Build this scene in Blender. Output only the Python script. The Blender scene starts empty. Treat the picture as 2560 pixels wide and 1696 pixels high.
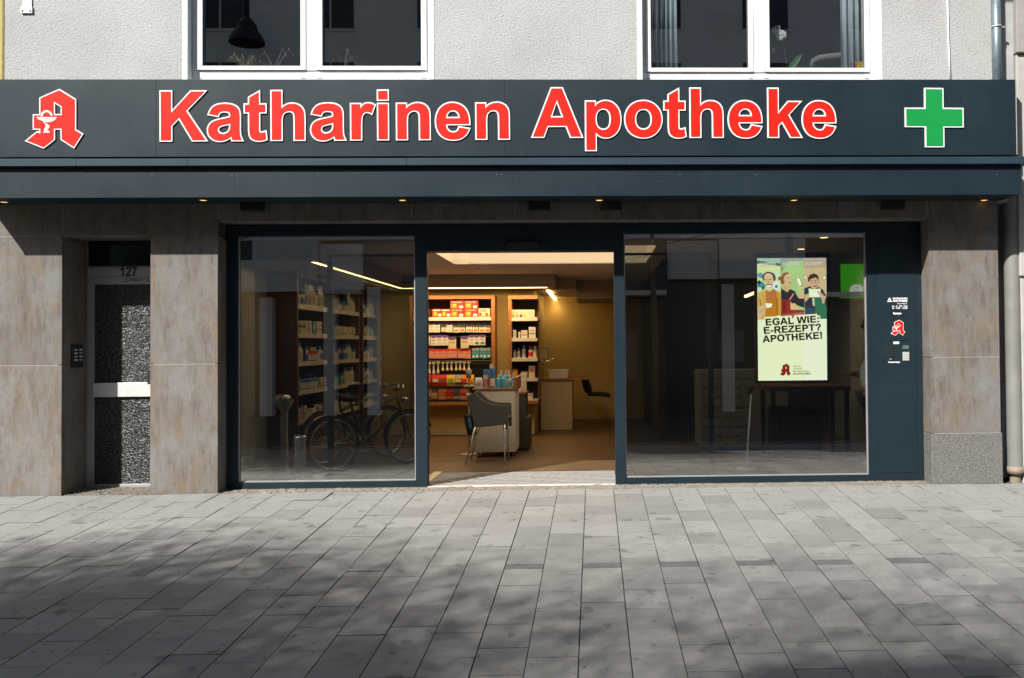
import bpy, bmesh, math, random
from mathutils import Vector, Matrix
from mathutils.geometry import tessellate_polygon
R = random.Random(11)
sc = bpy.context.scene
COL = sc.collection
rad = math.radians

# ------------------------------------------------------------------ camera
FL, PPX, PPY = 2200.0, 1547.75, 822.85          # focal length and principal point of the 2560 px wide photograph
YAW, PITCH, ROLL = -0.0287029, 0.0194799, 0.0084406
DIST = 9.24                                     # metres from the pillar fronts (plane Y = 0)
def _axes():
    Rz = Matrix.Rotation(YAW, 3, 'Z'); Rx = Matrix.Rotation(PITCH, 3, 'X'); Ry = Matrix.Rotation(ROLL, 3, 'Y')
    m = Rz @ Rx @ Ry
    return m.col[0].copy(), -m.col[2].copy(), m.col[1].copy()
CR, CD, CF = _axes()
def _ray(u, v): return CR * ((u - PPX) / FL) + CD * ((v - PPY) / FL) + CF
_d = _ray(460, 1235); CAMZ = -_d.z * DIST / _d.y
CAM = Vector((0, -DIST, CAMZ))
def W(u, v, Y=0.0):                             # surveyed point: photo pixel on the vertical plane at depth Y
    d = _ray(u, v); return CAM + d * ((Y + DIST) / d.y)
def G(u, v, z):                                 # surveyed point on the horizontal plane at height z
    d = _ray(u, v); return CAM + d * ((z - CAMZ) / d.z)
def rc(u0, v0, u1, v1, Y=0.0):                  # rectangle on the plane Y -> x0, x1, z0, z1
    vm, um = (v0 + v1) / 2, (u0 + u1) / 2
    return W(u0, vm, Y).x, W(u1, vm, Y).x, W(um, v1, Y).z, W(um, v0, Y).z
cam = bpy.data.cameras.new("camera"); camo = bpy.data.objects.new("camera", cam); COL.objects.link(camo)
cam.sensor_width = 36.0; cam.lens = FL / 2560 * 36.0
cam.shift_x = (1280 - PPX) / 2560; cam.shift_y = (PPY - 848) / 2560
cam.clip_start = 0.05; cam.clip_end = 400
mw = Matrix.Identity(4)
for i in range(3):
    mw[i][0] = CR[i]; mw[i][1] = -CD[i]; mw[i][2] = -CF[i]; mw[i][3] = CAM[i]
camo.matrix_world = mw
sc.camera = camo

# ------------------------------------------------------------------ sky, sun, exposure
SUN = Vector((0.81, 1.0, -1.114)).normalized()  # direction the light travels
ELEV = math.asin(-SUN.z); AZ = math.atan2(-SUN.x, -SUN.y)
EXPO = 0.78
world = bpy.data.worlds.new("World"); sc.world = world; world.use_nodes = True
wn = world.node_tree; bgn = wn.nodes['Background']
sky = wn.nodes.new('ShaderNodeTexSky'); sky.sky_type = 'NISHITA'; sky.sun_disc = False
sky.sun_elevation = ELEV; sky.sun_rotation = AZ; sky.air_density = 1.0; sky.dust_density = 2.2; sky.ozone_density = 1.0
wn.links.new(sky.outputs[0], bgn.inputs[0]); bgn.inputs[1].default_value = 0.055
sl = bpy.data.lights.new("sun", 'SUN'); sl.energy = 4.6; sl.angle = rad(0.9); sl.color = (1.0, 0.975, 0.93)
so = bpy.data.objects.new("sun", sl); COL.objects.link(so); so.location = (-12, -15, 20)
so.rotation_euler = SUN.to_track_quat('-Z', 'Y').to_euler()
sc.view_settings.view_transform = 'Standard'; sc.view_settings.look = 'None'
sc.view_settings.exposure = EXPO; sc.view_settings.gamma = 1.0; sc.view_settings.use_curve_mapping = False
sc.render.engine = 'CYCLES'
cy = sc.cycles
cy.use_denoising = True; cy.max_bounces = 8; cy.diffuse_bounces = 4; cy.glossy_bounces = 4
cy.transmission_bounces = 4; cy.transparent_max_bounces = 16
cy.sample_clamp_indirect = 6.0; cy.caustics_reflective = False; cy.caustics_refractive = False

# ------------------------------------------------------------------ helpers: objects
def tag(o, label=None, cat=None, group=None, kind=None):
    if label: o['label'] = label
    if cat: o['category'] = cat
    if group: o['group'] = group
    if kind: o['kind'] = kind
    return o
def thing(name, label, cat, loc=(0, 0, 0), group=None):
    o = bpy.data.objects.new(name, None); COL.objects.link(o)
    o.empty_display_size = 0.2; o.location = loc
    return tag(o, label, cat, group)
def put(name, me, parent=None, loc=None, rotz=0.0):
    o = bpy.data.objects.new(name, me); COL.objects.link(o)
    if parent is not None:
        o.parent = parent
    if loc is not None: o.location = loc
    if rotz: o.rotation_euler = (0, 0, rotz)
    return o
class MB:
    def __init__(s): s.v = []; s.f = []; s.m = []; s.s = []
    def add(s, vs, fs, m=0, smooth=False):
        b = len(s.v); s.v.extend(tuple(p) for p in vs)
        for f in fs: s.f.append(tuple(b + i for i in f)); s.m.append(m); s.s.append(smooth)
        return s
    def box(s, x0, x1, y0, y1, z0, z1, m=0):
        if x0 > x1: x0, x1 = x1, x0
        if y0 > y1: y0, y1 = y1, y0
        if z0 > z1: z0, z1 = z1, z0
        return s.add([(x0,y0,z0),(x1,y0,z0),(x1,y1,z0),(x0,y1,z0),(x0,y0,z1),(x1,y0,z1),(x1,y1,z1),(x0,y1,z1)],
              [(0,3,2,1),(4,5,6,7),(0,1,5,4),(1,2,6,5),(2,3,7,6),(3,0,4,7)], m)
    def mbox(s, mat, hx, hy, hz, m=0):           # box of half sizes, placed by a matrix
        vs = [mat @ Vector((x*hx, y*hy, z*hz)) for z in (-1, 1) for x, y in ((-1,-1),(1,-1),(1,1),(-1,1))]
        return s.add(vs, [(0,3,2,1),(4,5,6,7),(0,1,5,4),(1,2,6,5),(2,3,7,6),(3,0,4,7)], m)
    def prism(s, loops, y0, y1, m=0, mside=None):  # loops of (x, z): outline first, then holes; front at y0
        tri = tessellate_polygon([[Vector((p[0], p[1], 0)) for p in l] for l in loops])
        flat = [p for l in loops for p in l]; n = len(flat)
        s.add([(p[0], y0, p[1]) for p in flat] + [(p[0], y1, p[1]) for p in flat],
              [tuple(t) for t in tri] + [tuple(i + n for i in reversed(t)) for t in tri], m)
        ms = m if mside is None else mside
        for l in loops:
            k = len(l)
            s.add([(p[0], y0, p[1]) for p in l] + [(p[0], y1, p[1]) for p in l],
                  [(i, (i+1) % k, k + (i+1) % k, k + i) for i in range(k)], ms)
        return s
    def flat(s, loops, y, m=0):
        tri = tessellate_polygon([[Vector((p[0], p[1], 0)) for p in l] for l in loops])
        flat = [p for l in loops for p in l]
        return s.add([(p[0], y, p[1]) for p in flat], [tuple(t) for t in tri], m)
    def tube(s, pts, r, n=8, m=0, cap=True, smooth=True, closed=False):
        pts = [Vector(p) for p in pts]; k = len(pts); rs = r if isinstance(r, (list, tuple)) else [r] * k
        vs = []; up = None
        for i, p in enumerate(pts):
            if closed: t = pts[(i+1) % k] - pts[i-1]
            else: t = pts[min(i+1, k-1)] - pts[max(i-1, 0)]
            t.normalize()
            if up is None:
                up = Vector((0, 0, 1)) if abs(t.z) < 0.9 else Vector((1, 0, 0))
            a = (up - t * up.dot(t))
            if a.length < 1e-4: a = Vector((1, 0, 0)) - t * t.x
            a.normalize(); b = t.cross(a); up = a
            for j in range(n):
                an = 2 * math.pi * j / n
                vs.append(p + (a * math.cos(an) + b * math.sin(an)) * rs[i])
        fs = []
        for i in range(k if closed else k - 1):
            for j in range(n):
                fs.append((i*n + j, i*n + (j+1) % n, ((i+1) % k)*n + (j+1) % n, ((i+1) % k)*n + j))
        s.add(vs, fs, m, smooth)
        if cap and not closed:
            s.add(vs[:n], [tuple(reversed(range(n)))], m); s.add(vs[-n:], [tuple(range(n))], m)
        return s
    def lathe(s, prof, c=(0, 0, 0), n=14, m=0, smooth=True):   # prof: (radius, z) or (radius, z, material)
        c = Vector(c)
        for i in range(len(prof) - 1):
            (r0, z0), (r1, z1) = prof[i][:2], prof[i+1][:2]
            mm = prof[i][2] if len(prof[i]) > 2 else m
            vs = []
            for r, z in ((r0, z0), (r1, z1)):
                for j in range(n):
                    a = 2 * math.pi * j / n
                    vs.append(c + Vector((r * math.cos(a), r * math.sin(a), z)))
            if r0 < 1e-6: s.add([c + Vector((0, 0, z0))] + vs[n:], [(0, 1 + j, 1 + (j+1) % n) for j in range(n)], mm, smooth)
            elif r1 < 1e-6: s.add(vs[:n] + [c + Vector((0, 0, z1))], [(j, (j+1) % n, n) for j in range(n)], mm, smooth)
            else: s.add(vs, [(j, (j+1) % n, n + (j+1) % n, n + j) for j in range(n)], mm, smooth)
        return s
    def ball(s, c, rx, ry=None, rz=None, n=10, k=6, m=0):
        ry = rx if ry is None else ry; rz = rx if rz is None else rz
        b = len(s.v); t = MB()
        prof = [(math.sin(math.pi * i / k), -math.cos(math.pi * i / k)) for i in range(k + 1)]
        t.lathe(prof, (0, 0, 0), n, m)
        s.add([(c[0] + p[0]*rx, c[1] + p[1]*ry, c[2] + p[2]*rz) for p in t.v], t.f, m, True)
        return s
    def xf(s, mat):
        s.v = [tuple(mat @ Vector(p)) for p in s.v]; return s
    def mesh(s, name, mats, fix=True, weld=False):
        me = bpy.data.meshes.new(name)
        me.from_pydata(s.v, [], s.f)
        for m in (mats if isinstance(mats, (list, tuple)) else [mats]): me.materials.append(m)
        for p, m, sm in zip(me.polygons, s.m, s.s): p.material_index = m; p.use_smooth = sm
        if fix:
            bm = bmesh.new(); bm.from_mesh(me)
            if weld: bmesh.ops.remove_doubles(bm, verts=bm.verts, dist=1e-5)
            bmesh.ops.recalc_face_normals(bm, faces=bm.faces)
            bm.to_mesh(me); bm.free()
        me.update()
        return me
    def build(s, name, mats, parent=None, bevel=0.0, world=True, weld=True, fix=True):
        me = s.mesh(name, mats, fix, weld)
        o = bpy.data.objects.new(name, me); COL.objects.link(o)
        if parent is not None:
            o.parent = parent
            if world and parent.type == 'EMPTY': o.location = -Vector(parent.location)
        if bevel:
            b = o.modifiers.new("bevel", 'BEVEL'); b.width = bevel; b.segments = 2; b.limit_method = 'ANGLE'; b.angle_limit = rad(40)
        return o
def offset_loop(loop, d):                        # miter offset, positive = outwards for a counter-clockwise loop
    loop = list(loop)
    for _ in range(60):
        n = len(loop); out = []
        for i in range(n):
            p0, p1, p2 = Vector(loop[i-1]), Vector(loop[i]), Vector(loop[(i+1) % n])
            e0 = (p1 - p0).normalized(); e1 = (p2 - p1).normalized()
            n0 = Vector((e0.y, -e0.x)); n1 = Vector((e1.y, -e1.x))
            b = n0 + n1
            if b.length < 1e-6: b = n0
            b.normalize(); c = max(0.45, b.dot(n0))
            out.append(p1 + b * (d / c))
        bad = [i for i in range(n) if (out[(i+1) % n] - out[i]).dot(Vector(loop[(i+1) % n]) - Vector(loop[i])) < 0]
        if not bad or n < 5: break
        i = bad[0]                               # an edge eaten up by the offset: shorten the loop there
        q0, q1 = i, (i + 1) % n
        m = ((loop[q0][0] + loop[q1][0]) / 2, (loop[q0][1] + loop[q1][1]) / 2)
        # keep the sharper corner of the two, drop the other
        def turn(k):
            u = (Vector(loop[k]) - Vector(loop[k-1])).normalized(); w = (Vector(loop[(k+1) % n]) - Vector(loop[k])).normalized(); return abs(u.x * w.y - u.y * w.x)
        loop.pop(q0 if turn(q0) < turn(q1) else q1)
    return [(p.x, p.y) for p in out]
def area(loop): return sum(loop[i-1][0]*loop[i][1] - loop[i][0]*loop[i-1][1] for i in range(len(loop))) / 2
def ccw(loop): return loop if area(loop) > 0 else loop[::-1]
def cw(loop): return loop if area(loop) < 0 else loop[::-1]
def clean(loop, e=1e-5):
    out = []
    for p in loop:
        if not out or (Vector(p) - Vector(out[-1])).length > e: out.append(p)
    if len(out) > 1 and (Vector(out[0]) - Vector(out[-1])).length < e: out.pop()
    return out
def text_geo(body, bold=0.0):
    cu = bpy.data.curves.new('lettering', 'FONT'); cu.body = body; cu.offset = bold; cu.resolution_u = 3
    o = bpy.data.objects.new('lettering', cu); COL.objects.link(o)
    dg = bpy.context.evaluated_depsgraph_get(); me = o.evaluated_get(dg).to_mesh()
    vs = [(v.co.x, v.co.y) for v in me.vertices]; fs = [tuple(p.vertices) for p in me.polygons]
    o.evaluated_get(dg).to_mesh_clear(); bpy.data.objects.remove(o); bpy.data.curves.remove(cu)
    x0 = min(v[0] for v in vs); x1 = max(v[0] for v in vs)
    return [(v[0] - x0, v[1]) for v in vs], fs, x1 - x0
def put_text(mb, body, p0, p1, cap, m=0, bold=0.0, out=Vector((0, -1, 0)), lift=0.0):
    # lettering from baseline start p0 to baseline end p1, capitals `cap` metres high
    vs, fs, w = text_geo(body, bold)
    ex = (p1 - p0) / w; up = ex.normalized().cross(out) * -1
    if up.z < 0: up = -up
    k = cap / 0.70
    mb.add([p0 + ex * a + up * (b * k) + out * lift for a, b in vs], fs, m)

# ------------------------------------------------------------------ helpers: materials
def srgb(r, g, b):
    f = lambda c: (c / 255) / 12.92 if c <= 10 else (((c / 255) + 0.055) / 1.055) ** 2.4
    return (f(r), f(g), f(b), 1.0)
class NT:
    def __init__(s, name):
        s.m = bpy.data.materials.new(name); s.m.use_nodes = True; s.t = s.m.node_tree
        s.b = s.t.nodes['Principled BSDF']; s.o = s.t.nodes['Material Output']
    def n(s, kind, **kw):
        x = s.t.nodes.new('ShaderNode' + kind)
        for k, v in kw.items():
            if k.startswith('i_'):
                key = k[2:]; key = int(key) if key.isdigit() else key.replace('_', ' ')
                x.inputs[key].default_value = v
            else: setattr(x, k, v)
        return x
    def l(s, a, b): s.t.links.new(a, b)
    def pos(s, scale=(1, 1, 1), obj=False):
        if obj:
            src = s.n('TexCoord').outputs['Object']
        else: src = s.n('NewGeometry').outputs['Position']
        mp = s.n('Mapping'); mp.inputs['Scale'].default_value = scale; s.l(src, mp.inputs['Vector']); return mp.outputs[0]
    def noise(s, vec, scale, detail=4, rough=0.55):
        x = s.n('TexNoise'); x.inputs['Scale'].default_value = scale; x.inputs['Detail'].default_value = detail
        x.inputs['Roughness'].default_value = rough; s.l(vec, x.inputs['Vector']); return x.outputs['Fac']
    def ramp(s, fac, stops):
        x = s.n('ValToRGB'); e = x.color_ramp.elements
        while len(e) < len(stops): e.new(0.5)
        for i, (p, c) in enumerate(stops): e[i].position = p; e[i].color = c if len(c) == 4 else (*c, 1)
        s.l(fac, x.inputs[0]); return x.outputs[0]
    def mix(s, fac, a, b, mode='MIX'):
        x = s.n('Mix', data_type='RGBA', blend_type=mode)
        for v, k in ((fac, 0), (a, 6), (b, 7)):
            if hasattr(v, 'is_output'): s.l(v, x.inputs[k])
            else: x.inputs[k].default_value = v if (k == 0 or len(v) == 4) else (*v, 1)
        return x.outputs[2]
    def math(s, op, a, b=0.0):
        x = s.n('Math', operation=op)
        for v, k in ((a, 0), (b, 1)):
            if hasattr(v, 'is_output'): s.l(v, x.inputs[k])
            else: x.inputs[k].default_value = v
        return x.outputs[0]
    def bump(s, h, strength=0.3, dist=0.005):
        x = s.n('Bump'); x.inputs['Strength'].default_value = strength; x.inputs['Distance'].default_value = dist
        s.l(h, x.inputs['Height']); s.l(x.outputs[0], s.b.inputs['Normal']); return x
    def set(s, col=None, rough=None, metal=None, spec=None):
        for v, k in ((col, 'Base Color'), (rough, 'Roughness'), (metal, 'Metallic'), (spec, 'Specular IOR Level')):
            if v is None: continue
            if hasattr(v, 'is_output'): s.l(v, s.b.inputs[k])
            else: s.b.inputs[k].default_value = v if not isinstance(v, tuple) or len(v) == 4 else (*v, 1)
        return s
def plain(name, col, rough=0.55, metal=0.0, spec=0.5, vary=0.12, scale=9.0, bump=0.0, bscale=120.0):
    t = NT(name); p = t.pos()
    f = t.noise(p, scale, 5, 0.6)
    a = tuple(c * (1 - vary) for c in col[:3]); b = tuple(min(1, c * (1 + vary)) for c in col[:3])
    t.set(t.ramp(f, [(0.3, a), (0.7, b)]), None, metal, spec)
    r = t.n('MapRange'); r.inputs['To Min'].default_value = max(0.03, rough - 0.08); r.inputs['To Max'].default_value = min(1, rough + 0.08)
    t.l(f, r.inputs[0]); t.l(r.outputs[0], t.b.inputs['Roughness'])
    if bump: t.bump(t.noise(p, bscale, 3), bump, 0.002)
    return t.m
def emit(name, col, k=1.0):
    t = NT(name); e = t.n('Emission'); e.inputs[0].default_value = col if len(col) == 4 else (*col, 1)
    e.inputs[1].default_value = k; t.l(e.outputs[0], t.o.inputs[0]); return t.m
LIT = 1.0 / 2 ** EXPO
def glow(name, r, g, b, k=1.0): return emit(name, srgb(r, g, b), k * LIT)
def glass(name, tint=(0.8, 0.84, 0.82), extra=0.04, bumpy=0.0):
    tint = tuple(c ** 0.5 for c in tint)         # a pane has two faces
    t = NT(name); t.t.nodes.remove(t.b)
    tr = t.n('BsdfTransparent'); tr.inputs[0].default_value = (*tint, 1)
    gl = t.n('BsdfGlossy'); gl.inputs['Roughness'].default_value = 0.0; gl.inputs[0].default_value = (1, 1, 1, 1)
    fr = t.n('Fresnel'); fr.inputs[0].default_value = 1.52
    geo = t.n('NewGeometry'); f = t.math('MULTIPLY', t.math('ADD', t.math('MULTIPLY', fr.outputs[0], 1.7), extra), t.math('SUBTRACT', 1.0, geo.outputs['Backfacing']))
    mx = t.n('MixShader'); t.l(f, mx.inputs[0]); t.l(tr.outputs[0], mx.inputs[1]); t.l(gl.outputs[0], mx.inputs[2])
    if bumpy:
        b = t.n('Bump'); b.inputs['Strength'].default_value = bumpy; b.inputs['Distance'].default_value = 0.02
        t.l(t.noise(t.pos(), 1.3, 1), b.inputs['Height']); t.l(b.outputs[0], gl.inputs['Normal'])
    t.l(mx.outputs[0], t.o.inputs[0]); return t.m

# --- render of the upper wall
t = NT('rough_render'); p = t.pos()
big = t.noise(p, 0.9, 6, 0.65); med = t.noise(p, 5.0, 5, 0.7); fine = t.noise(p, 130, 4, 0.75)
c = t.ramp(big, [(0.28, (0.385, 0.388, 0.378)), (0.62, (0.475, 0.48, 0.472))])
c = t.mix(t.ramp(med, [(0.56, (0, 0, 0)), (0.78, (0.35, 0.35, 0.35))]), c, (0.43, 0.42, 0.39))
spk = t.noise(p, 17, 2, 0.5)
c = t.mix(t.ramp(spk, [(0.70, (0, 0, 0)), (0.76, (0.55, 0.55, 0.55))]), c, (0.22, 0.2, 0.17))
g2 = t.noise(p, 46, 4, 0.7)  # painted relief shading: pits darkened, raised grain lightened in the colour
c = t.mix(t.ramp(g2, [(0.36, (0.6, 0.6, 0.6)), (0.47, (0, 0, 0))]), c, (0.30, 0.298, 0.285))
c = t.mix(t.ramp(g2, [(0.54, (0, 0, 0)), (0.66, (0.4, 0.4, 0.4))]), c, (0.57, 0.575, 0.57))
c = t.mix(t.ramp(fine, [(0.36, (0.22, 0.22, 0.22)), (0.5, (0, 0, 0))]), c, (0.33, 0.33, 0.32))
t.set(c, 0.9, 0, 0.2); h = t.math('ADD', t.math('MULTIPLY', g2, 1.2), t.math('MULTIPLY', t.noise(p, 62, 4, 0.7), 1.1)); t.bump(h, 0.6, 0.013)
M_render = t.m
# --- brown-grey stone slabs with upright streaks
def stone(name, warm):
    t = NT(name); p = t.pos()
    st = t.noise(t.pos((4.5, 4.5, 1.05)), 2.4, 9, 0.72); st2 = t.noise(t.pos((42, 42, 2.2)), 2.4, 5, 0.65)
    pat = t.noise(t.pos((1, 1, 0.7)), 3.2, 7, 0.72); cl = t.noise(t.pos((1, 1, .8)), 2.0, 8, 0.75); gr = t.noise(p, 120, 4, 0.75); sp = t.noise(p, 48, 2, 0.6)
    oi = t.n('ObjectInfo')
    c = t.ramp(st, [(0.30, (0.105, 0.082, 0.064)), (0.45, (0.172, 0.145, 0.120)), (0.58, (0.215, 0.196, 0.174)), (0.72, (0.170, 0.136, 0.104))])
    c = t.mix(t.ramp(pat, [(0.52, (0, 0, 0)), (0.68, (0.8, 0.8, 0.8))]), c, warm)
    c = t.mix(t.ramp(cl, [(0.48, (0, 0, 0)), (0.66, (0.85, 0.85, 0.85))]), c, (0.25, 0.253, 0.256))
    c = t.mix(t.ramp(st2, [(0.5, (0, 0, 0)), (0.75, (0.42, 0.42, 0.42))]), c, (0.31, 0.295, 0.27))
    c = t.mix(t.ramp(st2, [(0.28, (0.6, 0.6, 0.6)), (0.44, (0, 0, 0))]), c, (0.085, 0.07, 0.058))
    c = t.mix(t.ramp(sp, [(0.30, (0.7, 0.7, 0.7)), (0.36, (0, 0, 0))]), c, (0.075, 0.06, 0.05))
    c = t.mix(t.ramp(gr, [(0.36, (0.6, 0.6, 0.6)), (0.47, (0, 0, 0)), (0.58, (0, 0, 0)), (0.68, (0.3, 0.3, 0.3))]), c, (0.16, 0.145, 0.13))
    hsv = t.n('HueSaturation'); t.l(c, hsv.inputs['Color'])
    mr = t.n('MapRange'); mr.inputs['To Min'].default_value = 0.75; mr.inputs['To Max'].default_value = 0.94
    t.l(oi.outputs['Random'], mr.inputs[0]); t.l(mr.outputs[0], hsv.inputs['Value'])
    t.set(hsv.outputs[0], 0.62, 0, 0.35); t.bump(t.math('ADD', gr, st2), 0.25, 0.003); return t.m
M_stone = stone('brown_stone', (0.27, 0.175, 0.095))
t = NT('speckled_granite'); p = t.pos()
a = t.noise(p, 95, 3, 0.8)
t.set(t.ramp(a, [(0.36, (0.03, 0.028, 0.027)), (0.46, (0.125, 0.119, 0.113)), (0.55, (0.175, 0.166, 0.158)), (0.68, (0.38, 0.365, 0.35))]), 0.6, 0, 0.4)
t.bump(a, 0.2, 0.002); M_granite = t.m
M_mortar = plain('pale_mortar', (0.42, 0.40, 0.36), 0.95, vary=0.2)
# --- anthracite powder coat
def coat(name, k=1.0, rough=0.42):
    t = NT(name); p = t.pos(); f = t.noise(p, 1.4, 5, 0.6); g = t.noise(t.pos((3, 3, 0.6)), 6, 4)
    c = t.ramp(f, [(0.3, (0.0105*k, 0.024*k, 0.035*k)), (0.7, (0.015*k, 0.031*k, 0.043*k))])
    c = t.mix(t.ramp(g, [(0.6, (0, 0, 0)), (0.85, (0.14, 0.14, 0.14))]), c, (0.06, 0.075, 0.08))
    d = t.noise(p, 40, 2); c = t.mix(t.ramp(d, [(0.76, (0, 0, 0)), (0.8, (0.4, 0.4, 0.4))]), c, (0.2, 0.2, 0.2))
    t.set(c, None, 0, 0.36); r = t.n('MapRange'); r.inputs['To Min'].default_value = rough - 0.06; r.inputs['To Max'].default_value = rough + 0.12
    t.l(f, r.inputs[0]); t.l(r.outputs[0], t.b.inputs['Roughness']); t.bump(t.noise(p, 1.6, 2), 0.05, 0.02); return t.m
M_coat = coat('anthracite_coat', 0.72); M_frame = coat('anthracite_frame', 0.72, 0.42); M_trim = coat('weathered_trim', 1.4, 0.5)
M_black = plain('matt_black', (0.012, 0.012, 0.013), 0.6); M_dark = plain('dark_plastic', (0.03, 0.03, 0.033), 0.5)
M_red = plain('red_acrylic', (0.66, 0.013, 0.005), 0.5, spec=0.2, vary=0.03, scale=3); M_green = plain('green_acrylic', (0.009, 0.26, 0.055), 0.32, vary=0.04, scale=3)
M_white = plain('white_acrylic', (0.82, 0.82, 0.8), 0.35, vary=0.03); M_upvc = plain('white_window_plastic', (0.78, 0.79, 0.78), 0.35, vary=0.05, scale=4)
M_seal = plain('grey_seal', (0.12, 0.12, 0.115), 0.7); M_print = plain('white_print', (0.85, 0.85, 0.85), 0.5, vary=0.02)
M_alu = plain('brushed_aluminium', (0.70, 0.70, 0.68), 0.45, 0.35, vary=0.08, scale=30); M_steel = plain('polished_steel', (0.75, 0.75, 0.75), 0.25, 0.8, vary=0.05)
M_alud = plain('satin_aluminium', (0.40, 0.40, 0.39), 0.5, 0.35, vary=0.08)
M_glass = glass('shop_glass', (0.37, 0.39, 0.38), 0.25); M_glass_up = glass('window_glass', (0.72, 0.75, 0.75), 0.2, 0.01); M_leaf = glass('door_leaf_glass', (0.80, 0.85, 0.83), 0.0)
M_clear = glass('clear_glass', (0.9, 0.92, 0.9), 0.02)
M_dglass = plain('dark_transom_glass', (0.012, 0.013, 0.011), 0.08, spec=0.5)
t = NT('hammered_door_glass'); p = t.pos((0.8, 1, 2.3)); v = t.n('TexVoronoi', feature='SMOOTH_F1'); v.inputs['Scale'].default_value = 38
t.l(p, v.inputs['Vector']); t.set((0.022, 0.023, 0.021), 0.26, 0.0, 0.6); t.bump(t.math('ADD', v.outputs['Distance'], t.math('MULTIPLY', t.noise(p, 40, 2), 0.7)), 1.0, 0.02); M_dimple = t.m
M_wood = plain('orange_wood', (0.30, 0.12, 0.035), 0.45, vary=0.2, scale=14); M_board = plain('shelf_back_board', (0.018, 0.014, 0.012), 0.6)
M_lip = plain('shelf_rail', (0.62, 0.56, 0.5), 0.4); M_wall = plain('ochre_wall_paint', (0.62, 0.47, 0.18), 0.75, vary=0.04, scale=1.5)
M_wallw = plain('pale_wall_paint', (0.30, 0.30, 0.265), 0.8, vary=0.05, scale=2); M_skirt = plain('cream_skirting', (0.6, 0.5, 0.33), 0.5)
M_ceil = plain('ceiling_paint', (0.74, 0.68, 0.60), 0.85, vary=0.04, scale=2); M_bulk = plain('bulkhead_paint', (0.42, 0.35, 0.27), 0.85, vary=0.04)
t = NT('brown_floor'); p = t.pos((1, 6, 1)); a = t.noise(p, 2.2, 6, 0.6)
t.set(t.ramp(a, [(0.3, (0.07, 0.042, 0.022)), (0.7, (0.125, 0.078, 0.042))]), 0.42, 0, 0.4); t.bump(a, 0.1, 0.002); M_floor = t.m
M_led = emit('warm_led', (1.0, 0.66, 0.28), 7.0); M_cove = emit('cove_light', (1.0, 0.72, 0.45), 3.3 * LIT); M_spot = emit('amber_spot', (1.0, 0.55, 0.14), 1.1)
# --- paving
def paving(name, lo, hi):
    t = NT(name); p = t.pos(); oi = t.n('ObjectInfo')
    a = t.noise(p, 1.1, 6, 0.62); b = t.noise(p, 4.5, 5, 0.65); g = t.noise(p, 210, 3, 0.7); sp = t.noise(p, 6.5, 1, 0.4)
    f = t.math('ADD', t.math('MULTIPLY', a, 0.5), t.math('MULTIPLY', oi.outputs['Random'], 0.33))
    c = t.ramp(f, [(0.22, lo), (0.72, hi)])
    c = t.mix(t.ramp(b, [(0.52, (0, 0, 0)), (0.76, (0.55, 0.55, 0.55))]), c, tuple(x * 0.66 for x in lo))
    c = t.mix(t.ramp(sp, [(0.70, (0, 0, 0)), (0.735, (0.5, 0.5, 0.5))]), c, tuple(x * 0.36 for x in lo))
    sm = t.noise(p, 23, 1, 0.4)
    c = t.mix(t.ramp(sm, [(0.735, (0, 0, 0)), (0.76, (0.7, 0.7, 0.7))]), c, tuple(x * 0.3 for x in lo))
    c = t.mix(t.ramp(g, [(0.38, (0.55, 0.55, 0.55)), (0.48, (0, 0, 0)), (0.58, (0, 0, 0)), (0.7, (0.22, 0.22, 0.22))]), c, (0.12, 0.12, 0.115))
    t.set(c, 0.8, 0, 0.3); t.bump(g, 0.35, 0.003); return t.m
M_slab = paving('concrete_slab', (0.200, 0.198, 0.189), (0.320, 0.314, 0.298))
M_slabd = paving('dark_concrete_slab', (0.12, 0.12, 0.118), (0.15, 0.15, 0.147))
M_sett = paving('granite_cobble', (0.19, 0.172, 0.14), (0.31, 0.28, 0.235)); M_sand = plain('strip_sand', (0.17, 0.15, 0.12), 0.95, vary=0.3, scale=30, bump=0.5); M_joint = plain('joint_sand', (0.055, 0.05, 0.042), 0.95, vary=0.3, scale=40)
# ================================================================== PAVEMENT
_g = W(1485, 1232, 0); _h = 866 - 738
SLOPE = 0.0579
def gz(y): return SLOPE * max(-7.0, min(y, 0.6)) if y < 0 else SLOPE * y * 0.5
def PG(u, v):
    d = _ray(u, v); k = (SLOPE * (0 + DIST) - SLOPE * DIST - CAMZ + SLOPE * DIST) / 1.0
    # plane z = SLOPE * y :  CAMZ + k d.z = SLOPE (-DIST + k d.y)
    k = (CAMZ + SLOPE * DIST) / (SLOPE * d.y - d.z)
    return CAM + d * k
base = MB()
ys = [0.62, 0.0, -0.5, -7.0, -60]; xs = [-60, 60]
for a, b in zip(ys[:-1], ys[1:]):
    base.add([(-60, a, gz(a) - 0.016), (60, a, gz(a) - 0.016), (60, b, gz(b) - 0.016), (-60, b, gz(b) - 0.016)], [(0, 3, 2, 1)])
pavement = tag(base.build('pavement', M_joint), kind='structure')
pavement['label'] = 'grey concrete slab pavement rising gently to the shop front'
CW, RL, J = 0.290, 0.363, 0.0027
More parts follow.
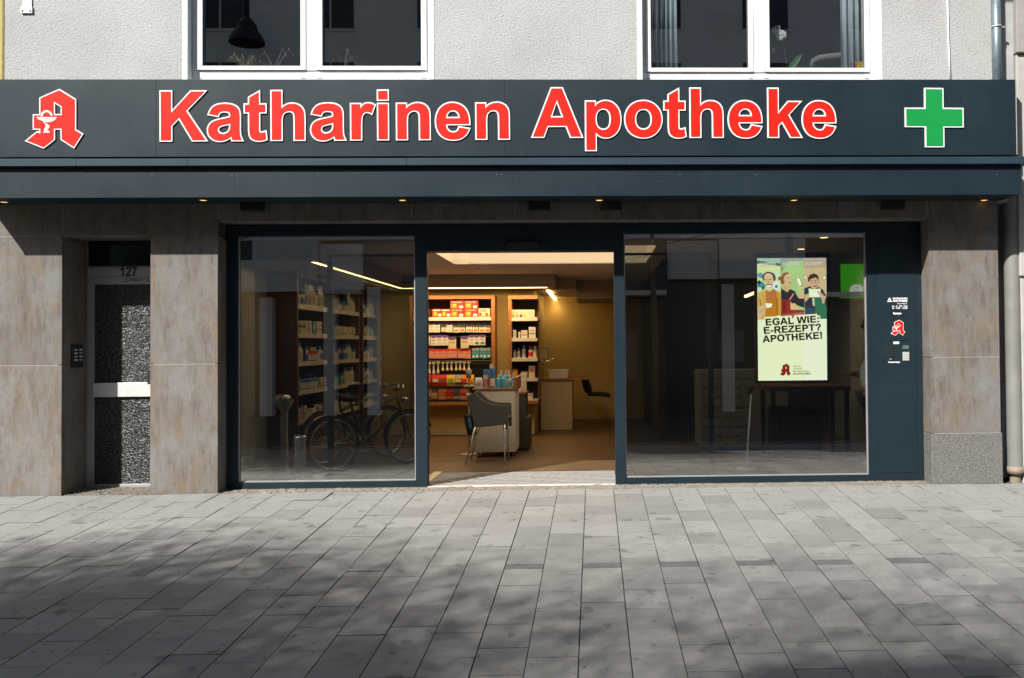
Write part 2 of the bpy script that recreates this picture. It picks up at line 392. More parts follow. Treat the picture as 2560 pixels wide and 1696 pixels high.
def slab_mesh(w, l, name, mat, dirt=0):
    m = MB(); c = 0.0014; hx, hy = w / 2 - J, l / 2 - J * 0.85
    top = [(-hx + c, -hy + c, 0), (hx - c, -hy + c, 0), (hx - c, hy - c, 0), (-hx + c, hy - c, 0)]
    sh = [(-hx, -hy, -c), (hx, -hy, -c), (hx, hy, -c), (-hx, hy, -c)]
    bt = [(x, y, -0.03) for x, y, z in sh]
    m.add(top + sh + bt, [(0, 1, 2, 3)] + [(4 + i, 4 + (i+1) % 4, (i+1) % 4, i) for i in range(4)] + [(8 + i, 8 + (i+1) % 4, 4 + (i+1) % 4, 4 + i) for i in range(4)])
    m.m = [0] + [0] * 4 + [1] * 4
    return m.mesh(name, [mat, M_joint])
me_slab = slab_mesh(CW, RL, 'slab', M_slab); me_cut = slab_mesh(CW, 0.128, 'slab', M_slabd); me_half = slab_mesh(CW, 0.128, 'slab', M_slab)
X0 = PG(1463.9, 1232).x                          # joint to the left of column 0
slabs = []
for ci in range(-34, 30):
    x = X0 + (ci + 0.5) * CW + 0.0006 * math.sin(ci * 2.3)
    even = ci % 2 == 0
    # joints in distance from the camera plane
    if even:
        z = 5.10 + 0.012 * math.sin(ci * 1.7); near = [z + RL * k for k in range(-9, 4)]
        rows = [(q + RL / 2, 'n') for q in near]; zz = near[-1] + RL
        rows.append((zz + 0.064, 'c' if -3 <= ci <= 9 else 'h0')); zz += 0.128
    else:
        z = 4.97 + 0.012 * math.sin(ci * 1.3); near = [z + RL * k for k in range(-9, 5)]
        rows = [(q + RL / 2, 'n') for q in near]; zz = near[-1] + RL
    while zz < 9.24 - 0.06:
        if 9.22 - zz < RL: rows.append(((zz + 9.22) / 2, 'e', 9.22 - zz)); break
        rows.append((zz + RL / 2, 'n')); zz += RL
    for r in rows: slabs.append((x, r[0] - DIST, r[1], r[2] if len(r) > 2 else 0))
def seen(x, y):
    d = Vector((x, y, gz(y))) - CAM; w = d.dot(CF)
    if w < 0.5: return False
    u = PPX + FL * d.dot(CR) / w; v = PPY + FL * d.dot(CD) / w
    return -60 < u < 2620 and v < 1790
vis = sorted([s for s in slabs if seen(s[0], s[1])], key=lambda s: (Vector((s[0], s[1], 0)) - CAM).length)
ind = set(id(s) for s in vis[:298]); rest = MB()
for s in slabs:
    x, y, k, ln = s
    dz = R.uniform(-0.0015, 0.0015) + (R.uniform(-0.002, 0.005) if x < -1.2 and R.random() < 0.3 else 0)
    rx, ry = R.uniform(-0.003, 0.003), R.uniform(-0.003, 0.003)
    rm = Matrix.Translation((x, y, gz(y) + dz)) @ Matrix.Rotation(math.atan(SLOPE) + rx, 4, 'X') @ Matrix.Rotation(ry, 4, 'Y') @ Matrix.Rotation(R.uniform(-0.004, 0.004), 4, 'Z')
    me = {'n': me_slab, 'c': me_cut, 'h0': me_half, 'e': me_slab}[k]
    if k == 'e': rm = rm @ Matrix.Diagonal((1, ln / RL, 1, 1))
    if id(s) in ind:
        o = put('slab', me, pavement); o.matrix_world = rm
    else:
        rest.add([rm @ v.co for v in me.vertices], [tuple(p.vertices) for p in me.polygons], 0)
        k_ = len(me.polygons)
        for i_ in range(k_): rest.m[-k_ + i_] = (2 if me.polygons[i_].material_index else (1 if k == 'c' else 0))
tag(rest.build('far_slabs', [M_slab, M_slabd, M_joint], pavement), kind='stuff')
# cobbles between the slabs and the shop front
m = MB(); m.add([(W(546, 1225, 0.1).x, -.028, gz(-.028) - .004), (W(2322, 1205, 0.1).x, -.028, gz(-.028) - .004), (W(2322, 1205, 0.1).x, .215, gz(.215) - .001), (W(546, 1225, 0.1).x, .215, gz(.215) - .001)], [(0, 1, 2, 3)]); m.build('sand_bed', M_sand, pavement)
me_setts = []
for k in range(4):
    m = MB(); a, b = 0.043 + R.uniform(-.006, .004), 0.043 + R.uniform(-.006, .004)
    bt = [(-a, -b), (a, -b * R.uniform(.85, 1)), (a * R.uniform(.85, 1), b), (-a * R.uniform(.85, 1), b * R.uniform(.85, 1))]
    m.add([(x, y, -.03) for x, y in bt] + [(x, y, -.004) for x, y in bt] + [(x * .8, y * .8, R.uniform(.0005, .004)) for x, y in bt],
          [(0, 1, 5, 4), (1, 2, 6, 5), (2, 3, 7, 6), (3, 0, 4, 7), (4, 5, 9, 8), (5, 6, 10, 9), (6, 7, 11, 10), (7, 4, 8, 11), (8, 9, 10, 11)])
    me_setts.append(m.mesh('cobblestone', M_sett))
xa, xb = W(546, 1225, 0.1).x, W(2322, 1205, 0.1).x
n = int((xb - xa) / 0.098); cnt = 0
loose = MB()
for row, yy in enumerate((-0.0, 0.085, 0.165)):
    for i in range(n):
        x = xa + (i + 0.5 + (row % 2) * 0.4) * 0.098 + R.uniform(-.006, .006)
        if x > xb - 0.02: continue
        o = put('cobblestone', R.choice(me_setts), pavement, (x, yy + R.uniform(-.006, .006), gz(yy) + R.uniform(-.004, .003)), R.uniform(-.12, .12))
        o.rotation_euler.x = R.uniform(-.05, .05)
xa2, xb2 = W(157, 1230, 0.2).x, W(420, 1230, 0.2).x
grit = MB()
m = MB(); m.add([(xa2, 0.0, gz(0) - .006), (xb2, 0.0, gz(0) - .006), (xb2, .436, gz(.43) - .002), (xa2, .436, gz(.43) - .002)], [(0, 1, 2, 3)]); m.build('sand_bed', M_sand, pavement)
for i in range(240):
    x, y = R.uniform(xa2, xb2), R.uniform(0.0, 0.43); s_ = R.uniform(.004, .010)
    grit.mbox(Matrix.Translation((x, y, gz(y) - .006 + R.uniform(-.003, .004))) @ Matrix.Rotation(R.uniform(0, 3), 4, 'Z') @ Matrix.Rotation(R.uniform(0, 3), 4, 'X'), s_, s_, s_ * .8)
tag(grit.build('gravel', M_sett), 'fine grey gravel on the ground in the house doorway', 'gravel', kind='stuff')
for (u, v, ln, an, col) in ((530, 1630, .045, .6, 0), (808, 1501, .02, .2, 0), (1680, 1309, .018, .5, 1), (1530, 1364, .02, 1.2, 1), (612, 1425, .03, .1, 0)):
    q = PG(u, v); m = MB()
    pts = [(-ln, 0), (-ln * .3, ln * .28), (ln * .6, ln * .22), (ln, 0), (ln * .5, -ln * .25), (-ln * .4, -ln * .2)]
    m.add([(a, b, .004 + .004 * abs(math.sin(a * 90))) for a, b in pts], [(0, 1, 2, 3, 4, 5)])
    o = m.build('fallen_leaf', plain('dry_leaf', ((.42, .22, .06), (.45, .38, .1))[col], .7))
    o.location = q; o.rotation_euler = (math.atan(SLOPE), 0, an)
    tag(o, {530: 'long brown dry leaf lying on the pavement nearest the camera', 808: 'tiny brown leaf on a dark slab left of the middle', 1680: 'small yellow leaf on sunny slabs below the right pane',
            1530: 'yellowish leaf on slabs between the doorway and the dark short slabs', 612: 'thin brown leaf lying along a slab joint in the shade'}[u], 'leaf')

# ================================================================== HOUSE WITH THE SHOP
z_sign_top = W(1280, 198.5, -0.16).z; z_wall0 = W(1280, 470, 0).z
bld = thing('apartment_building', 'pale rendered house with stone clad ground floor holding the pharmacy', 'building', (0, 0, 0))
xL, xR = W(9, 100, 0).x, W(2479, 100, 0).x
TOP = 8.2
w1 = (W(456, 100, 0).x, W(1085, 100, 0).x); w2 = (W(1593, 100, 0).x, W(2205, 100, 0).x); zb = W(1280, 205, 0).z; zt = 5.95
wl = MB()
wl.box(xL, xR, 0, .34, z_wall0, zb); wl.box(xL, w1[0], 0, .34, zb, zt); wl.box(w1[1], w2[0], 0, .34, zb, zt); wl.box(w2[1], xR, 0, .34, zb, zt); wl.box(xL, xR, 0, .34, zt, TOP)
wl.build('wall', M_render, bld)
bk = MB(); bk.box(xL, xR, 9.6, 9.9, -.2, TOP); bk.box(xL - .0, xL + .3, .34, 9.6, 0, TOP); bk.box(xR - .3, xR, .34, 9.6, 0, TOP); bk.box(xL, xR, .0, 9.9, TOP, TOP + .3)
bk.build('rear_walls', M_render, bld)
bal = MB(); bx = W(2405, 0, 0).x
bal.box(bx - .81 * 0 - 1.0, bx + 2.2, -1.25, 0, 6.62, 6.82); bal.build('balcony_slab', M_render, bld)

def window(px, glass_l, glass_r, gb, plants):
    """px: surround left/right edges; glass_l, glass_r: pixel edges of the two panes; gb: pixel row of the glass foot"""
    root = MB(); yF = .10
    x0, x1 = W(px[0], 100, 0).x, W(px[1], 100, 0).x
    band = .055
    root.box(x0, x0 + band, -.005, .16, zb, zt); root.box(x1 - band, x1, -.005, .16, zb, zt); root.box(x0 + band, x1 - band, -.005, .16, zt - band, zt)
    win = root.build('window', M_upvc, bld, bevel=.003)
    fz0 = W(900, 199.5, yF).z; sz0 = W(900, gb + 10.5, yF).z; gz0 = W(900, gb, yF).z
    a, b = x0 + band, x1 - band
    fr = MB(); g0, g1, g2, g3 = (W(q, 100, yF).x for q in (glass_l[0], glass_l[1], glass_r[0], glass_r[1])); sw = .058
    fr.box(a, g0 - sw, yF, yF + .07, fz0 - .06, zt - band); fr.box(g3 + sw, b, yF, yF + .07, fz0 - .06, zt - band)
    fr.box(g0 - sw, g3 + sw, yF, yF + .07, fz0 - .06, sz0); fr.box(g1 + sw, g2 - sw, yF - .012, yF + .07, sz0, zt - band)
    fr.build('frame', M_upvc, win, bevel=.004)
    for q in (g0 - sw, g1, g2 - .06, g3): sl_ = MB(); sl_.box(q + .0, q + .05, yF - .004, yF + .0, fz0 + .012, fz0 + .017); sl_.build('drain_slot', M_seal, win)
    for (p, q) in ((g0, g1), (g2, g3)):
        s_ = MB(); e = .004
        s_.box(p - sw + e, p, yF - .022, yF + .05, sz0 + e, zt - band - e); s_.box(q, q + sw - e, yF - .022, yF + .05, sz0 + e, zt - band - e); s_.box(p, q, yF - .022, yF + .05, sz0 + e, gz0); s_.box(p, q, yF - .022, yF + .05, zt - band - .06, zt - band - e)
        s_.build('sash', M_upvc, win, bevel=.004)
        k = MB()
        for r_ in ((p, p + .006, gz0, zt - .12), (q - .006, q, gz0, zt - .12), (p + .006, q - .006, gz0, gz0 + .006)): k.box(r_[0], r_[1], yF - .012, yF + .03, r_[2], r_[3])
        k.build('seal', M_seal, win)
        gp = MB(); gp.box(p, q, yF + .018, yF + .022, gz0, zt - .12); gp.build('pane', M_glass_up, win)
    si = MB(); si.box(a, b, .17, .42, gz0 - .06, gz0 - .035); si.build('sill', M_upvc, win)
    return gz0 - .035, a, b
siz, wa, wb = window((456, 1085), (508, 753), (807, 1054), 167, 0)
siz2, wa2, wb2 = window((1593, 2205), (1627, 1870), (1923, 2160), 171, 1)
up = MB(); M_room = plain('upstairs_wall', (0.20, 0.20, 0.195), .85)
up.box(xL + .3, xR - .3, 3.4, 3.5, 3.3, TOP); up.box(xL + .3, xR - .3, .34, 3.4, 3.28, 3.34); up.box(xL + .3, xR - .3, .34, 3.4, 6.3, 6.36); xm = (w1[1] + w2[0]) / 2; up.box(xm - .1, xm + .1, .34, 3.4, 3.34, 6.3)
tag(up.build('upstairs_room', M_room), kind='structure')

# ---- stone cladding, one object per slab
sp_off = .0025
def panel(x0, x1, y0, y1, z0, z1, mat=M_stone, name='stone_panel'):
    m = MB(); m.box(x0 + sp_off, x1 - sp_off, y0, y1, z0 + sp_off, z1 - sp_off); return m.build(name, mat, bld, bevel=.0025)
z_soff = W(1280, 508, 0).z; zl_side = W(460, 589, 0).z; zl_mid = W(1280, 552, 0).z; z_j = W(1280, 903, 0).z; z_pl = W(2415, 1083, 0).z; zlr = W(2415, 579.5, 0).z
pz = lambda u, v: W(u, v, 0).z
xp = {k: W(k, 900, 0).x for k in (-260, -110, 155, 375, 545, 770, 1030, 1290, 1550, 1810, 2105, 2325, 2500)}
zg = -.03; T = .03
M_core = M_mortar
# lintel course
for a, b, z0 in ((-260, -110, zl_side), (-110, 155, zl_side), (155, 375, zl_side), (375, 545, zl_side), (545, 770, zl_mid), (770, 1030, zl_mid), (1030, 1290, zl_mid), (1290, 1550, zl_mid), (1550, 1810, zl_mid), (1810, 2105, zl_mid), (2105, 2325, zl_mid), (2325, 2500, zlr)):
    panel(xp[a], xp[b], 0, T, z0, z_wall0 - .002)
# pillar fronts
for (a, b, rows) in ((-260, -110, ((zg, z_j), (z_j, zl_side))), (-110, 155, ((zg, z_j), (z_j, zl_side))), (375, 545, ((zg, z_j), (z_j, zl_side))), (2325, 2500, ((z_pl, z_j), (z_j, zlr)))):
    for z0, z1 in rows: panel(xp[a], xp[b], 0, T, z0, z1)
panel(xp[2325] - .004, xp[2500] + .008, -.012, T, zg, z_pl, M_granite, 'plinth')
# reveals
yd, yf = .437, .2116
for z0, z1 in ((zg, z_j), (z_j, zl_side - T)):
    panel(xp[155] - T, xp[155], T + .003, yd, z0, z1); panel(xp[375], xp[375] + T, T + .003, yd, z0, z1)
    panel(xp[545] - T, xp[545], T + .003, yf + .1, z0, min(z1, zl_mid))
for z0, z1, mt in ((zg, z_pl, M_granite), (z_pl, z_j, M_stone), (z_j, zl_mid, M_stone)): panel(xp[2325], xp[2325] + T, T + .003, yf + .1, z0, z1, mt)
panel(xp[155], xp[375], T + .003, yd, zl_side, zl_side + T)
xs_ = [545, 1030, 1550, 2105, 2325]
for a, b in zip(xs_[:-1], xs_[1:]): panel(xp[a], xp[b], T + .003, yf + .06, zl_mid, zl_mid + T)
core = MB()
core.box(xp[-260], xp[155] - T - .002,   .0025, .75, zg, z_wall0); core.box(xp[375] + T + .002, xp[545] - T - .002,   .0025, .75, zg, zl_side); core.box(xp[2325] + T + .002, xp[2500] - .004,   .0025, 3.0, zg, zlr)
core.box(xp[155] - T, xp[375] + T,   .0025, .75, zl_side + T + .002, z_wall0 - .004); core.box(xp[375], xp[2500] - .004,   .0025, .3, zl_mid + T + .002, z_wall0 - .002)
core.build('masonry', M_core, bld)

# ================================================================== FASCIA SIGN
ySg = -.16
zs0 = W(1280, 390.5, ySg).z; zs1 = W(1280, 199, ySg).z
sign = thing('fascia_sign', 'long anthracite sign board reading Katharinen Apotheke with red A and green cross', 'sign', (0, 0, zs0))
ed = [W(u, 300, ySg).x for u in (-160, 390, 1262, 2117, 2540)]
for a, b in zip(ed[:-1], ed[1:]):
    m = MB(); m.box(a + .0006, b - .0006, ySg, -.012, zs0, zs1); m.build('board_panel', M_coat, sign, bevel=.0015)
m = MB(); m.box(ed[-1], ed[-1] + .012, ySg + .002, -.006, zs0 + .004, zs1 - .004); m.build('end_cap', M_alud, sign)
def qg(path):                                    # TrueType-like outline: ('M',x,y) ('L',x,y) ('Q',cx,cy,x,y)
    loops = []; cur = None
    for c in path:
        if c[0] == 'M': cur = [(c[1], c[2])]; loops.append(cur)
        elif c[0] == 'L': cur.append((c[1], c[2]))
        else:
            x0, y0 = cur[-1]
            for i in range(1, 6):
                t_ = i / 5; cur.append(((1-t_)**2*x0 + 2*t_*(1-t_)*c[1] + t_*t_*c[3], (1-t_)**2*y0 + 2*t_*(1-t_)*c[2] + t_*t_*c[4]))
    return [clean(l, 1.0) for l in loops]
def P(s):
    out = []; cmd = None; num = []
    need = {'M': 2, 'L': 2, 'Q': 4}
    for tok in s.replace(',', ' ').split():
        if tok in need: cmd = tok; num = []
        else:
            num.append(float(tok))
            if len(num) == need[cmd]: out.append((cmd, *num)); num = []
    return qg(out)
GL = {
 'K': (1479, P('M 153 0 L 153 1466 449 1466 449 815 1047 1466 1445 1466 893 895 1475 0 1092 0 689 689 449 444 449 0')),
 'a': (1139, P('M 357 738 L 102 784 Q 145 938 250 1012 355 1086 562 1086 750 1086 842 1041 934 997 971 928 1009 860 1009 676 L 1006 348 Q 1006 207 1020 140 1033 73 1070 -2 L 792 -2 L 755 117 Q 683 47 601 12 519 -24 426 -24 262 -24 168 65 73 154 73 290 73 380 116 450 159 521 236 558 314 596 460 624 657 661 733 693 L 733 765 Q 733 815 693 838 653 871 542 871 467 871 425 842 383 812 357 738 M 733 510 Q 679 492 562 467 445 442 409 418 354 379 354 319 354 260 398 217 442 174 510 174 586 174 655 224 706 262 722 317 733 353 733 454')),
 't': (682, P('M 634 1062 L 634 838 442 838 442 410 Q 442 280 447 258 453 237 472 223 492 209 520 209 559 209 633 236 L 657 18 Q 559 -24 435 -24 359 -24 298 2 237 27 208 68 180 108 169 178 160 227 160 376 L 160 838 31 838 31 1062 160 1062 160 1273 442 1437 442 1062')),
 'h': (1251, P('M 428 1466 L 428 927 Q 564 1086 753 1086 850 1086 928 1050 1006 1014 1045 958 1085 902 1099 834 1114 766 1114 623 L 1114 0 833 0 833 561 Q 833 728 817 773 801 818 760 844 720 871 659 871 589 871 534 837 479 803 453 734 428 666 428 532 L 428 0 147 0 147 1466')),
 'r': (797, P('M 416 0 L 135 0 135 1062 396 1062 396 911 Q 463 1018 516 1052 570 1086 638 1086 734 1086 823 1033 L 736 788 Q 665 834 604 834 545 834 504 801 463 769 439 684 416 599 416 328')),
 'i': (569, P('M 147 1206 L 147 1466 428 1466 428 1206 M 147 0 L 147 1062 428 1062 428 0')),
 'n': (1251, P('M 1113 0 L 832 0 832 542 Q 832 714 814 764 796 815 755 843 715 871 658 871 585 871 527 831 469 791 447 725 426 659 426 481 L 426 0 145 0 145 1062 406 1062 406 906 Q 545 1086 756 1086 849 1086 926 1052 1003 1019 1042 967 1082 915 1097 849 1113 783 1113 660')),
 'e': (1139, P('M 762 338 L 1042 291 Q 988 137 871 56 755 -24 580 -24 303 -24 170 157 65 302 65 523 65 787 203 936 341 1086 552 1086 789 1086 926 929 1063 773 1057 450 L 353 450 Q 356 325 421 255 486 186 583 186 649 186 694 222 739 258 762 338 M 778 622 Q 775 744 715 807 655 871 569 871 477 871 417 804 357 737 358 622')),
 'A': (1479, P('M 1471 0 L 1149 0 1021 333 435 333 314 0 0 0 571 1466 884 1466 M 926 580 L 724 1124 526 580')),
 'p': (1251, P('M 139 1062 L 401 1062 401 906 Q 452 986 539 1036 626 1086 732 1086 917 1086 1046 941 1175 796 1175 537 1175 271 1045 123 915 -24 730 -24 642 -24 570 11 499 46 420 131 L 420 -404 139 -404 M 417 549 Q 417 370 488 284 559 199 661 199 759 199 824 277 889 356 889 535 889 702 822 783 755 864 656 864 553 864 485 784 417 705 417 549')),
 'o': (1251, P('M 82 546 Q 82 686 151 817 220 948 346 1017 473 1086 629 1086 870 1086 1024 929 1178 773 1178 534 1178 293 1022 134 867 -24 630 -24 484 -24 351 42 219 108 150 235 82 363 82 546 M 370 531 Q 370 373 445 289 520 205 630 205 740 205 814 289 889 373 889 533 889 689 814 773 740 857 630 857 520 857 445 773 370 689 370 531')),
 'k': (1139, P('M 147 0 L 147 1466 428 1466 428 688 757 1062 1103 1062 740 674 1129 0 826 0 559 477 428 340 428 0')),
}

GL.update({
 'E': (1366, P('M 149 0 L 149 1466 1236 1466 1236 1218 445 1218 445 893 1181 893 1181 646 445 646 445 247 1264 247 1264 0')), 'L': (1251, P('M 157 0 L 157 1454 453 1454 453 247 1189 247 1189 0')), 'I': (569, P('M 140 0 L 140 1466 436 1466 436 0')),
 'T': (1251, P('M 478 0 L 478 1218 43 1218 43 1466 1208 1466 1208 1218 774 1218 774 0')), 'W': (1933, P('M 355 0 L 5 1466 308 1466 529 459 797 1466 1149 1466 1406 442 1631 1466 1929 1466 1573 0 1259 0 967 1096 676 0')), 'Z': (1251, P('M 20 0 L 20 267 788 1218 107 1218 107 1466 1168 1466 1168 1236 372 247 1198 247 1198 0')),
 'H': (1479, P('M 150 0 L 150 1466 446 1466 446 889 1026 889 1026 1466 1322 1466 1322 0 1026 0 1026 641 446 641 446 0')), 'P': (1366, P('M 149 0 L 149 1466 624 1466 Q 894 1466 976 1444 1102 1411 1187 1300 1272 1190 1272 1015 1272 880 1223 788 1174 696 1098 643 1023 591 945 574 839 553 638 553 L 445 553 445 0 M 445 1218 L 445 802 607 802 Q 782 802 841 825 900 848 933 897 967 946 967 1011 967 1091 920 1143 873 1195 801 1208 748 1218 588 1218')),
 'R': (1479, P('M 150 0 L 150 1466 773 1466 Q 1008 1466 1114 1426 1221 1387 1285 1286 1349 1185 1349 1055 1349 890 1252 782 1155 675 962 647 1058 591 1120 524 1183 457 1289 286 L 1468 0 1114 0 900 319 Q 786 490 744 534 702 579 655 595 608 612 506 612 L 446 612 446 0 M 446 846 L 665 846 Q 878 846 931 864 984 882 1014 926 1044 970 1044 1036 1044 1110 1004 1155 965 1201 893 1213 857 1218 677 1218 L 446 1218')),
 'D': (1479, P('M 148 1466 L 689 1466 Q 872 1466 968 1438 1097 1400 1189 1303 1281 1206 1329 1065 1377 925 1377 719 1377 538 1332 407 1277 247 1175 148 1098 73 967 31 869 0 705 0 L 148 0 M 444 1218 L 444 247 665 247 Q 789 247 844 261 916 279 963 322 1011 365 1041 463 1071 562 1071 732 1071 902 1041 993 1011 1084 957 1135 903 1186 820 1204 758 1218 577 1218')),
 'O': (1593, P('M 89 724 Q 89 948 156 1100 206 1212 292 1301 379 1390 482 1433 619 1491 798 1491 1122 1491 1316 1290 1511 1089 1511 731 1511 376 1318 175 1125 -25 802 -25 475 -25 282 174 89 374 89 724 M 394 734 Q 394 485 509 356 624 228 801 228 978 228 1091 355 1205 483 1205 738 1205 990 1094 1114 984 1238 801 1238 618 1238 506 1112 394 987 394 734')),
 'G': (1593, P('M 831 539 L 831 786 1469 786 1469 202 Q 1376 112 1199 43 1023 -25 842 -25 612 -25 441 71 270 168 184 347 98 527 98 738 98 967 194 1145 290 1323 475 1418 616 1491 826 1491 1099 1491 1252 1376 1406 1262 1450 1060 L 1156 1005 Q 1125 1113 1039 1175 954 1238 826 1238 632 1238 517 1115 403 992 403 750 403 489 519 358 635 228 823 228 916 228 1009 264 1103 301 1170 353 L 1170 539')),
 '-': (682, P('M 116 391 L 116 672 608 672 608 391')), ':': (682, P('M 201 752 L 201 1033 482 1033 482 752 M 201 0 L 201 281 482 281 482 0')), '!': (682, P('M 265 375 L 175 1076 175 1466 510 1466 510 1076 422 375 M 202 0 L 202 281 483 281 483 0')),
 '?': (1251, P('M 528 393 L 786 393 Q 782 530 812 585 840 630 930 705 1090 830 1120 900 1155 965 1155 1070 1155 1250 1012 1370 870 1491 640 1491 420 1491 275 1375 130 1260 98 1050 L 380 1015 Q 405 1130 470 1190 540 1250 640 1250 745 1250 806 1196 868 1142 868 1068 868 1014 834 970 815 942 710 858 600 770 563 690 522 605 528 393 M 518 0 L 518 281 799 281 799 0')),
 '1': (1139, P('M 806 0 L 525 0 525 1059 Q 371 915 162 846 L 162 1101 Q 272 1137 401 1237 530 1338 578 1472 L 806 1472')), '2': (1139, P('M 1036 261 L 1036 0 51 0 Q 67 148 147 280 227 413 463 632 653 809 696 872 754 959 754 1044 754 1138 703 1188 653 1239 564 1239 476 1239 424 1186 372 1133 364 1010 L 84 1038 Q 109 1270 241 1371 373 1472 571 1472 788 1472 912 1355 1036 1238 1036 1064 1036 965 1000 875 965 786 888 688 837 623 704 501 571 379 535 339 500 299 478 261')), '7': (1139, P('M 86 1185 L 86 1446 1046 1446 1046 1241 Q 927 1124 804 905 681 686 616 439 552 193 553 -1 L 282 -1 Q 289 303 407 619 526 935 724 1185')),
})
TWO = 'i:!?'
def heavy(mb, s, p0, p1, cap, m=0, y=None, fat=34):      # flat print in the heavy grotesque of the advert, p0..p1 = ink width on the baseline
    lsb = min(q[0] for q in GL[s[0]][1][0]); tot = sum(GL[c][0] if c != ' ' else 569 for c in s) - lsb - (GL[s[-1]][0] - max(q[0] for l in GL[s[-1]][1] for q in l))
    ex = (p1 - p0) / tot; k = cap / 1466; n = ex.normalized(); up = Vector((-n.z, 0, n.x)) * k; adv = -lsb
    for c in s:
        if c == ' ': adv += 569; continue
        f = lambda q: (lambda w: (w.x, w.z))(p0 + ex * (q[0] + adv) + up * q[1])
        loops = [[f(q) for q in l] for l in GL[c][1]]
        for g in ([[l] for l in loops] if c in TWO else [loops]): mb.flat([offset_loop(ccw(g[0]), k * fat)] + [offset_loop(cw(h), k * fat) for h in g[1:]], p0.y if y is None else y, m)
        adv += GL[c][0]
yLt = ySg - .012
def word(s, p0, p1):
    tot = sum(GL[c][0] for c in s); ex = (p1 - p0); k = ex.length / tot; ang = math.atan2(ex.z, ex.x); ca, sa = math.cos(ang), math.sin(ang); adv = 0
    for c in s:
        f = lambda p: (p0.x + ((p[0] + adv) * ca - p[1] * sa) * k, p0.z + ((p[0] + adv) * sa + p[1] * ca) * k)
        m = MB(); loops = [[f(p) for p in l] for l in GL[c][1]]
        solid = [[loops[0]]] if c != 'i' else [[loops[0]], [loops[1]]]
        if c != 'i' and len(loops) > 1: solid[0].append(loops[1])
        for lp in solid:
            o_ = ccw(lp[0]); hs = [cw(h) for h in lp[1:]]
            wide = [offset_loop(o_, .0145)] + [offset_loop(h, .0145) for h in hs]
            m.prism(wide, yLt, ySg - .001, 0); m.prism([o_] + hs, yLt - .004, yLt - .0005, 1)
        m.build('letter', [M_white, M_red], sign, weld=False, fix=True)
        adv += GL[c][0]
word('Katharinen', W(389.4, 351.2, yLt), W(1283.2, 346.2, yLt))
word('Apotheke', W(1332.4, 341.6, yLt), W(1332.4 + 9331 * .0817, 342.0, yLt))
# letter-A pharmacy emblem
EMB = [(897,185),(1242,398),(1240,1022),(1393,1113),(1197,1418),(920,1240),(917,1028),(803,1028),(803,1240),(570,1420),(178,1265),(437,1052),(478,1072),(478,1028),(345,1028),(345,710),(480,710),(480,366)]
EMH = [(803,490),(920,560),(920,705),(803,705)]
def emblem(f, y, name, parent, body, k, mats, rim=.0125, flat=False):
    m = MB(); o_ = ccw([f(*p) for p in EMB]); h = cw([f(*p) for p in EMH])
    m.prism([o_, h], y, y + body, 0)
    m.prism([offset_loop(o_, -rim), offset_loop(h, -rim)], y - .003 * k, y - .0004, 1)
    yy = y - .0055 * k
    A = lambda pts: m.prism([ccw([f(*p) for p in pts])], yy, yy + .002 * k, 0)
    A([(425, 772), (852, 772), (838, 796), (440, 796)]); bowl = [(446, 804), (832, 804), (800, 836), (745, 862), (690, 874), (610, 874), (550, 850), (490, 826)]; A(bowl)
    arc = [(540 + 0, 775)] ; ro, ri = 122, 82
    cx, cz = 638, 752; pts = [(cx + ro * math.cos(a), cz - ro * math.sin(a)) for a in [math.pi * (1.02 - i * 1.0 / 12) for i in range(13)]] + [(cx + ri * math.cos(a), cz - ri * math.sin(a)) for a in [math.pi * (0.06 + i * .96 / 12) for i in range(13)]]
    A(pts)
    A([(560, 862), (640, 905), (690, 945), (696, 985), (665, 1018), (640, 1030), (655, 985), (650, 950), (610, 915)]); A([(618, 920), (650, 948), (655, 1045), (612, 1045)]); A([(600, 1000), (620, 985), (606, 1050), (582, 1040)])
    A([(596, 1048), (676, 1048), (690, 1070), (580, 1070)]); A([(568, 1073), (706, 1073), (706, 1092), (568, 1092)])
    return m.build(name, mats, parent, weld=False)
fe = lambda x, y: (lambda w: (w.x, w.z))(W(40 + x / 8.255, 200 + y / 8.255, yLt))
emblem(fe, yLt, 'pharmacy_emblem', sign, .0105, 1, [M_white, M_red])
crs = lambda x, y: (lambda w: (w.x, w.z))(W(1920 + x / 3.698, y / 3.698, yLt))
cpt = [(1443, 813), (1622, 815), (1624, 997), (1808, 999), (1810, 1180), (1630, 1180), (1632, 1363), (1452, 1363), (1450, 1178), (1266, 1176), (1264, 996), (1444, 997)]
m = MB(); o_ = ccw([crs(*p) for p in cpt]); m.prism([o_], yLt, ySg - .001, 0); m.prism([offset_loop(o_, -.0145)], yLt - .004, yLt - .0005, 1)
m.build('green_cross', [M_white, M_green], sign)

# ================================================================== CANOPY
yC, yT = -.465, -.515
zc0, zc1 = W(1280, 491, yC).z, W(1280, 411.5, yC).z; zt0, zt1 = W(1280, 412.5, yT).z, W(1280, 395, yT).z
canopy = thing('canopy', 'shallow anthracite metal canopy with small spotlights below the sign', 'canopy', (0, 0, zc0))
cx0, cx1 = W(-111, 450, yC).x, W(2553, 450, yC).x
cuts = [cx0, W(586, 450, yC).x, W(1285, 450, yC).x, W(1930, 450, yC).x, cx1]
for a, b in zip(cuts[:-1], cuts[1:]):
    m = MB(); m.box(a + .0003, b - .0003, yC, yC + .02, zc0, zt1 - .004); m.build('fascia_panel', M_coat, canopy, bevel=.0008)
cuts = [cx0 - .02, W(190, 400, yT).x, W(468, 400, yT).x, W(1016, 400, yT).x, W(1566, 400, yT).x, W(2084, 400, yT).x, W(2600, 400, yT).x]
for a, b in zip(cuts[:-1], cuts[1:]):
    m = MB(); j = R.uniform(-.002, .002); m.box(a + .0012, b - .0012, yT + j, yC - .001, zt0, zt1 + j)
    m.build('trim_strip', M_trim, canopy, bevel=.002)
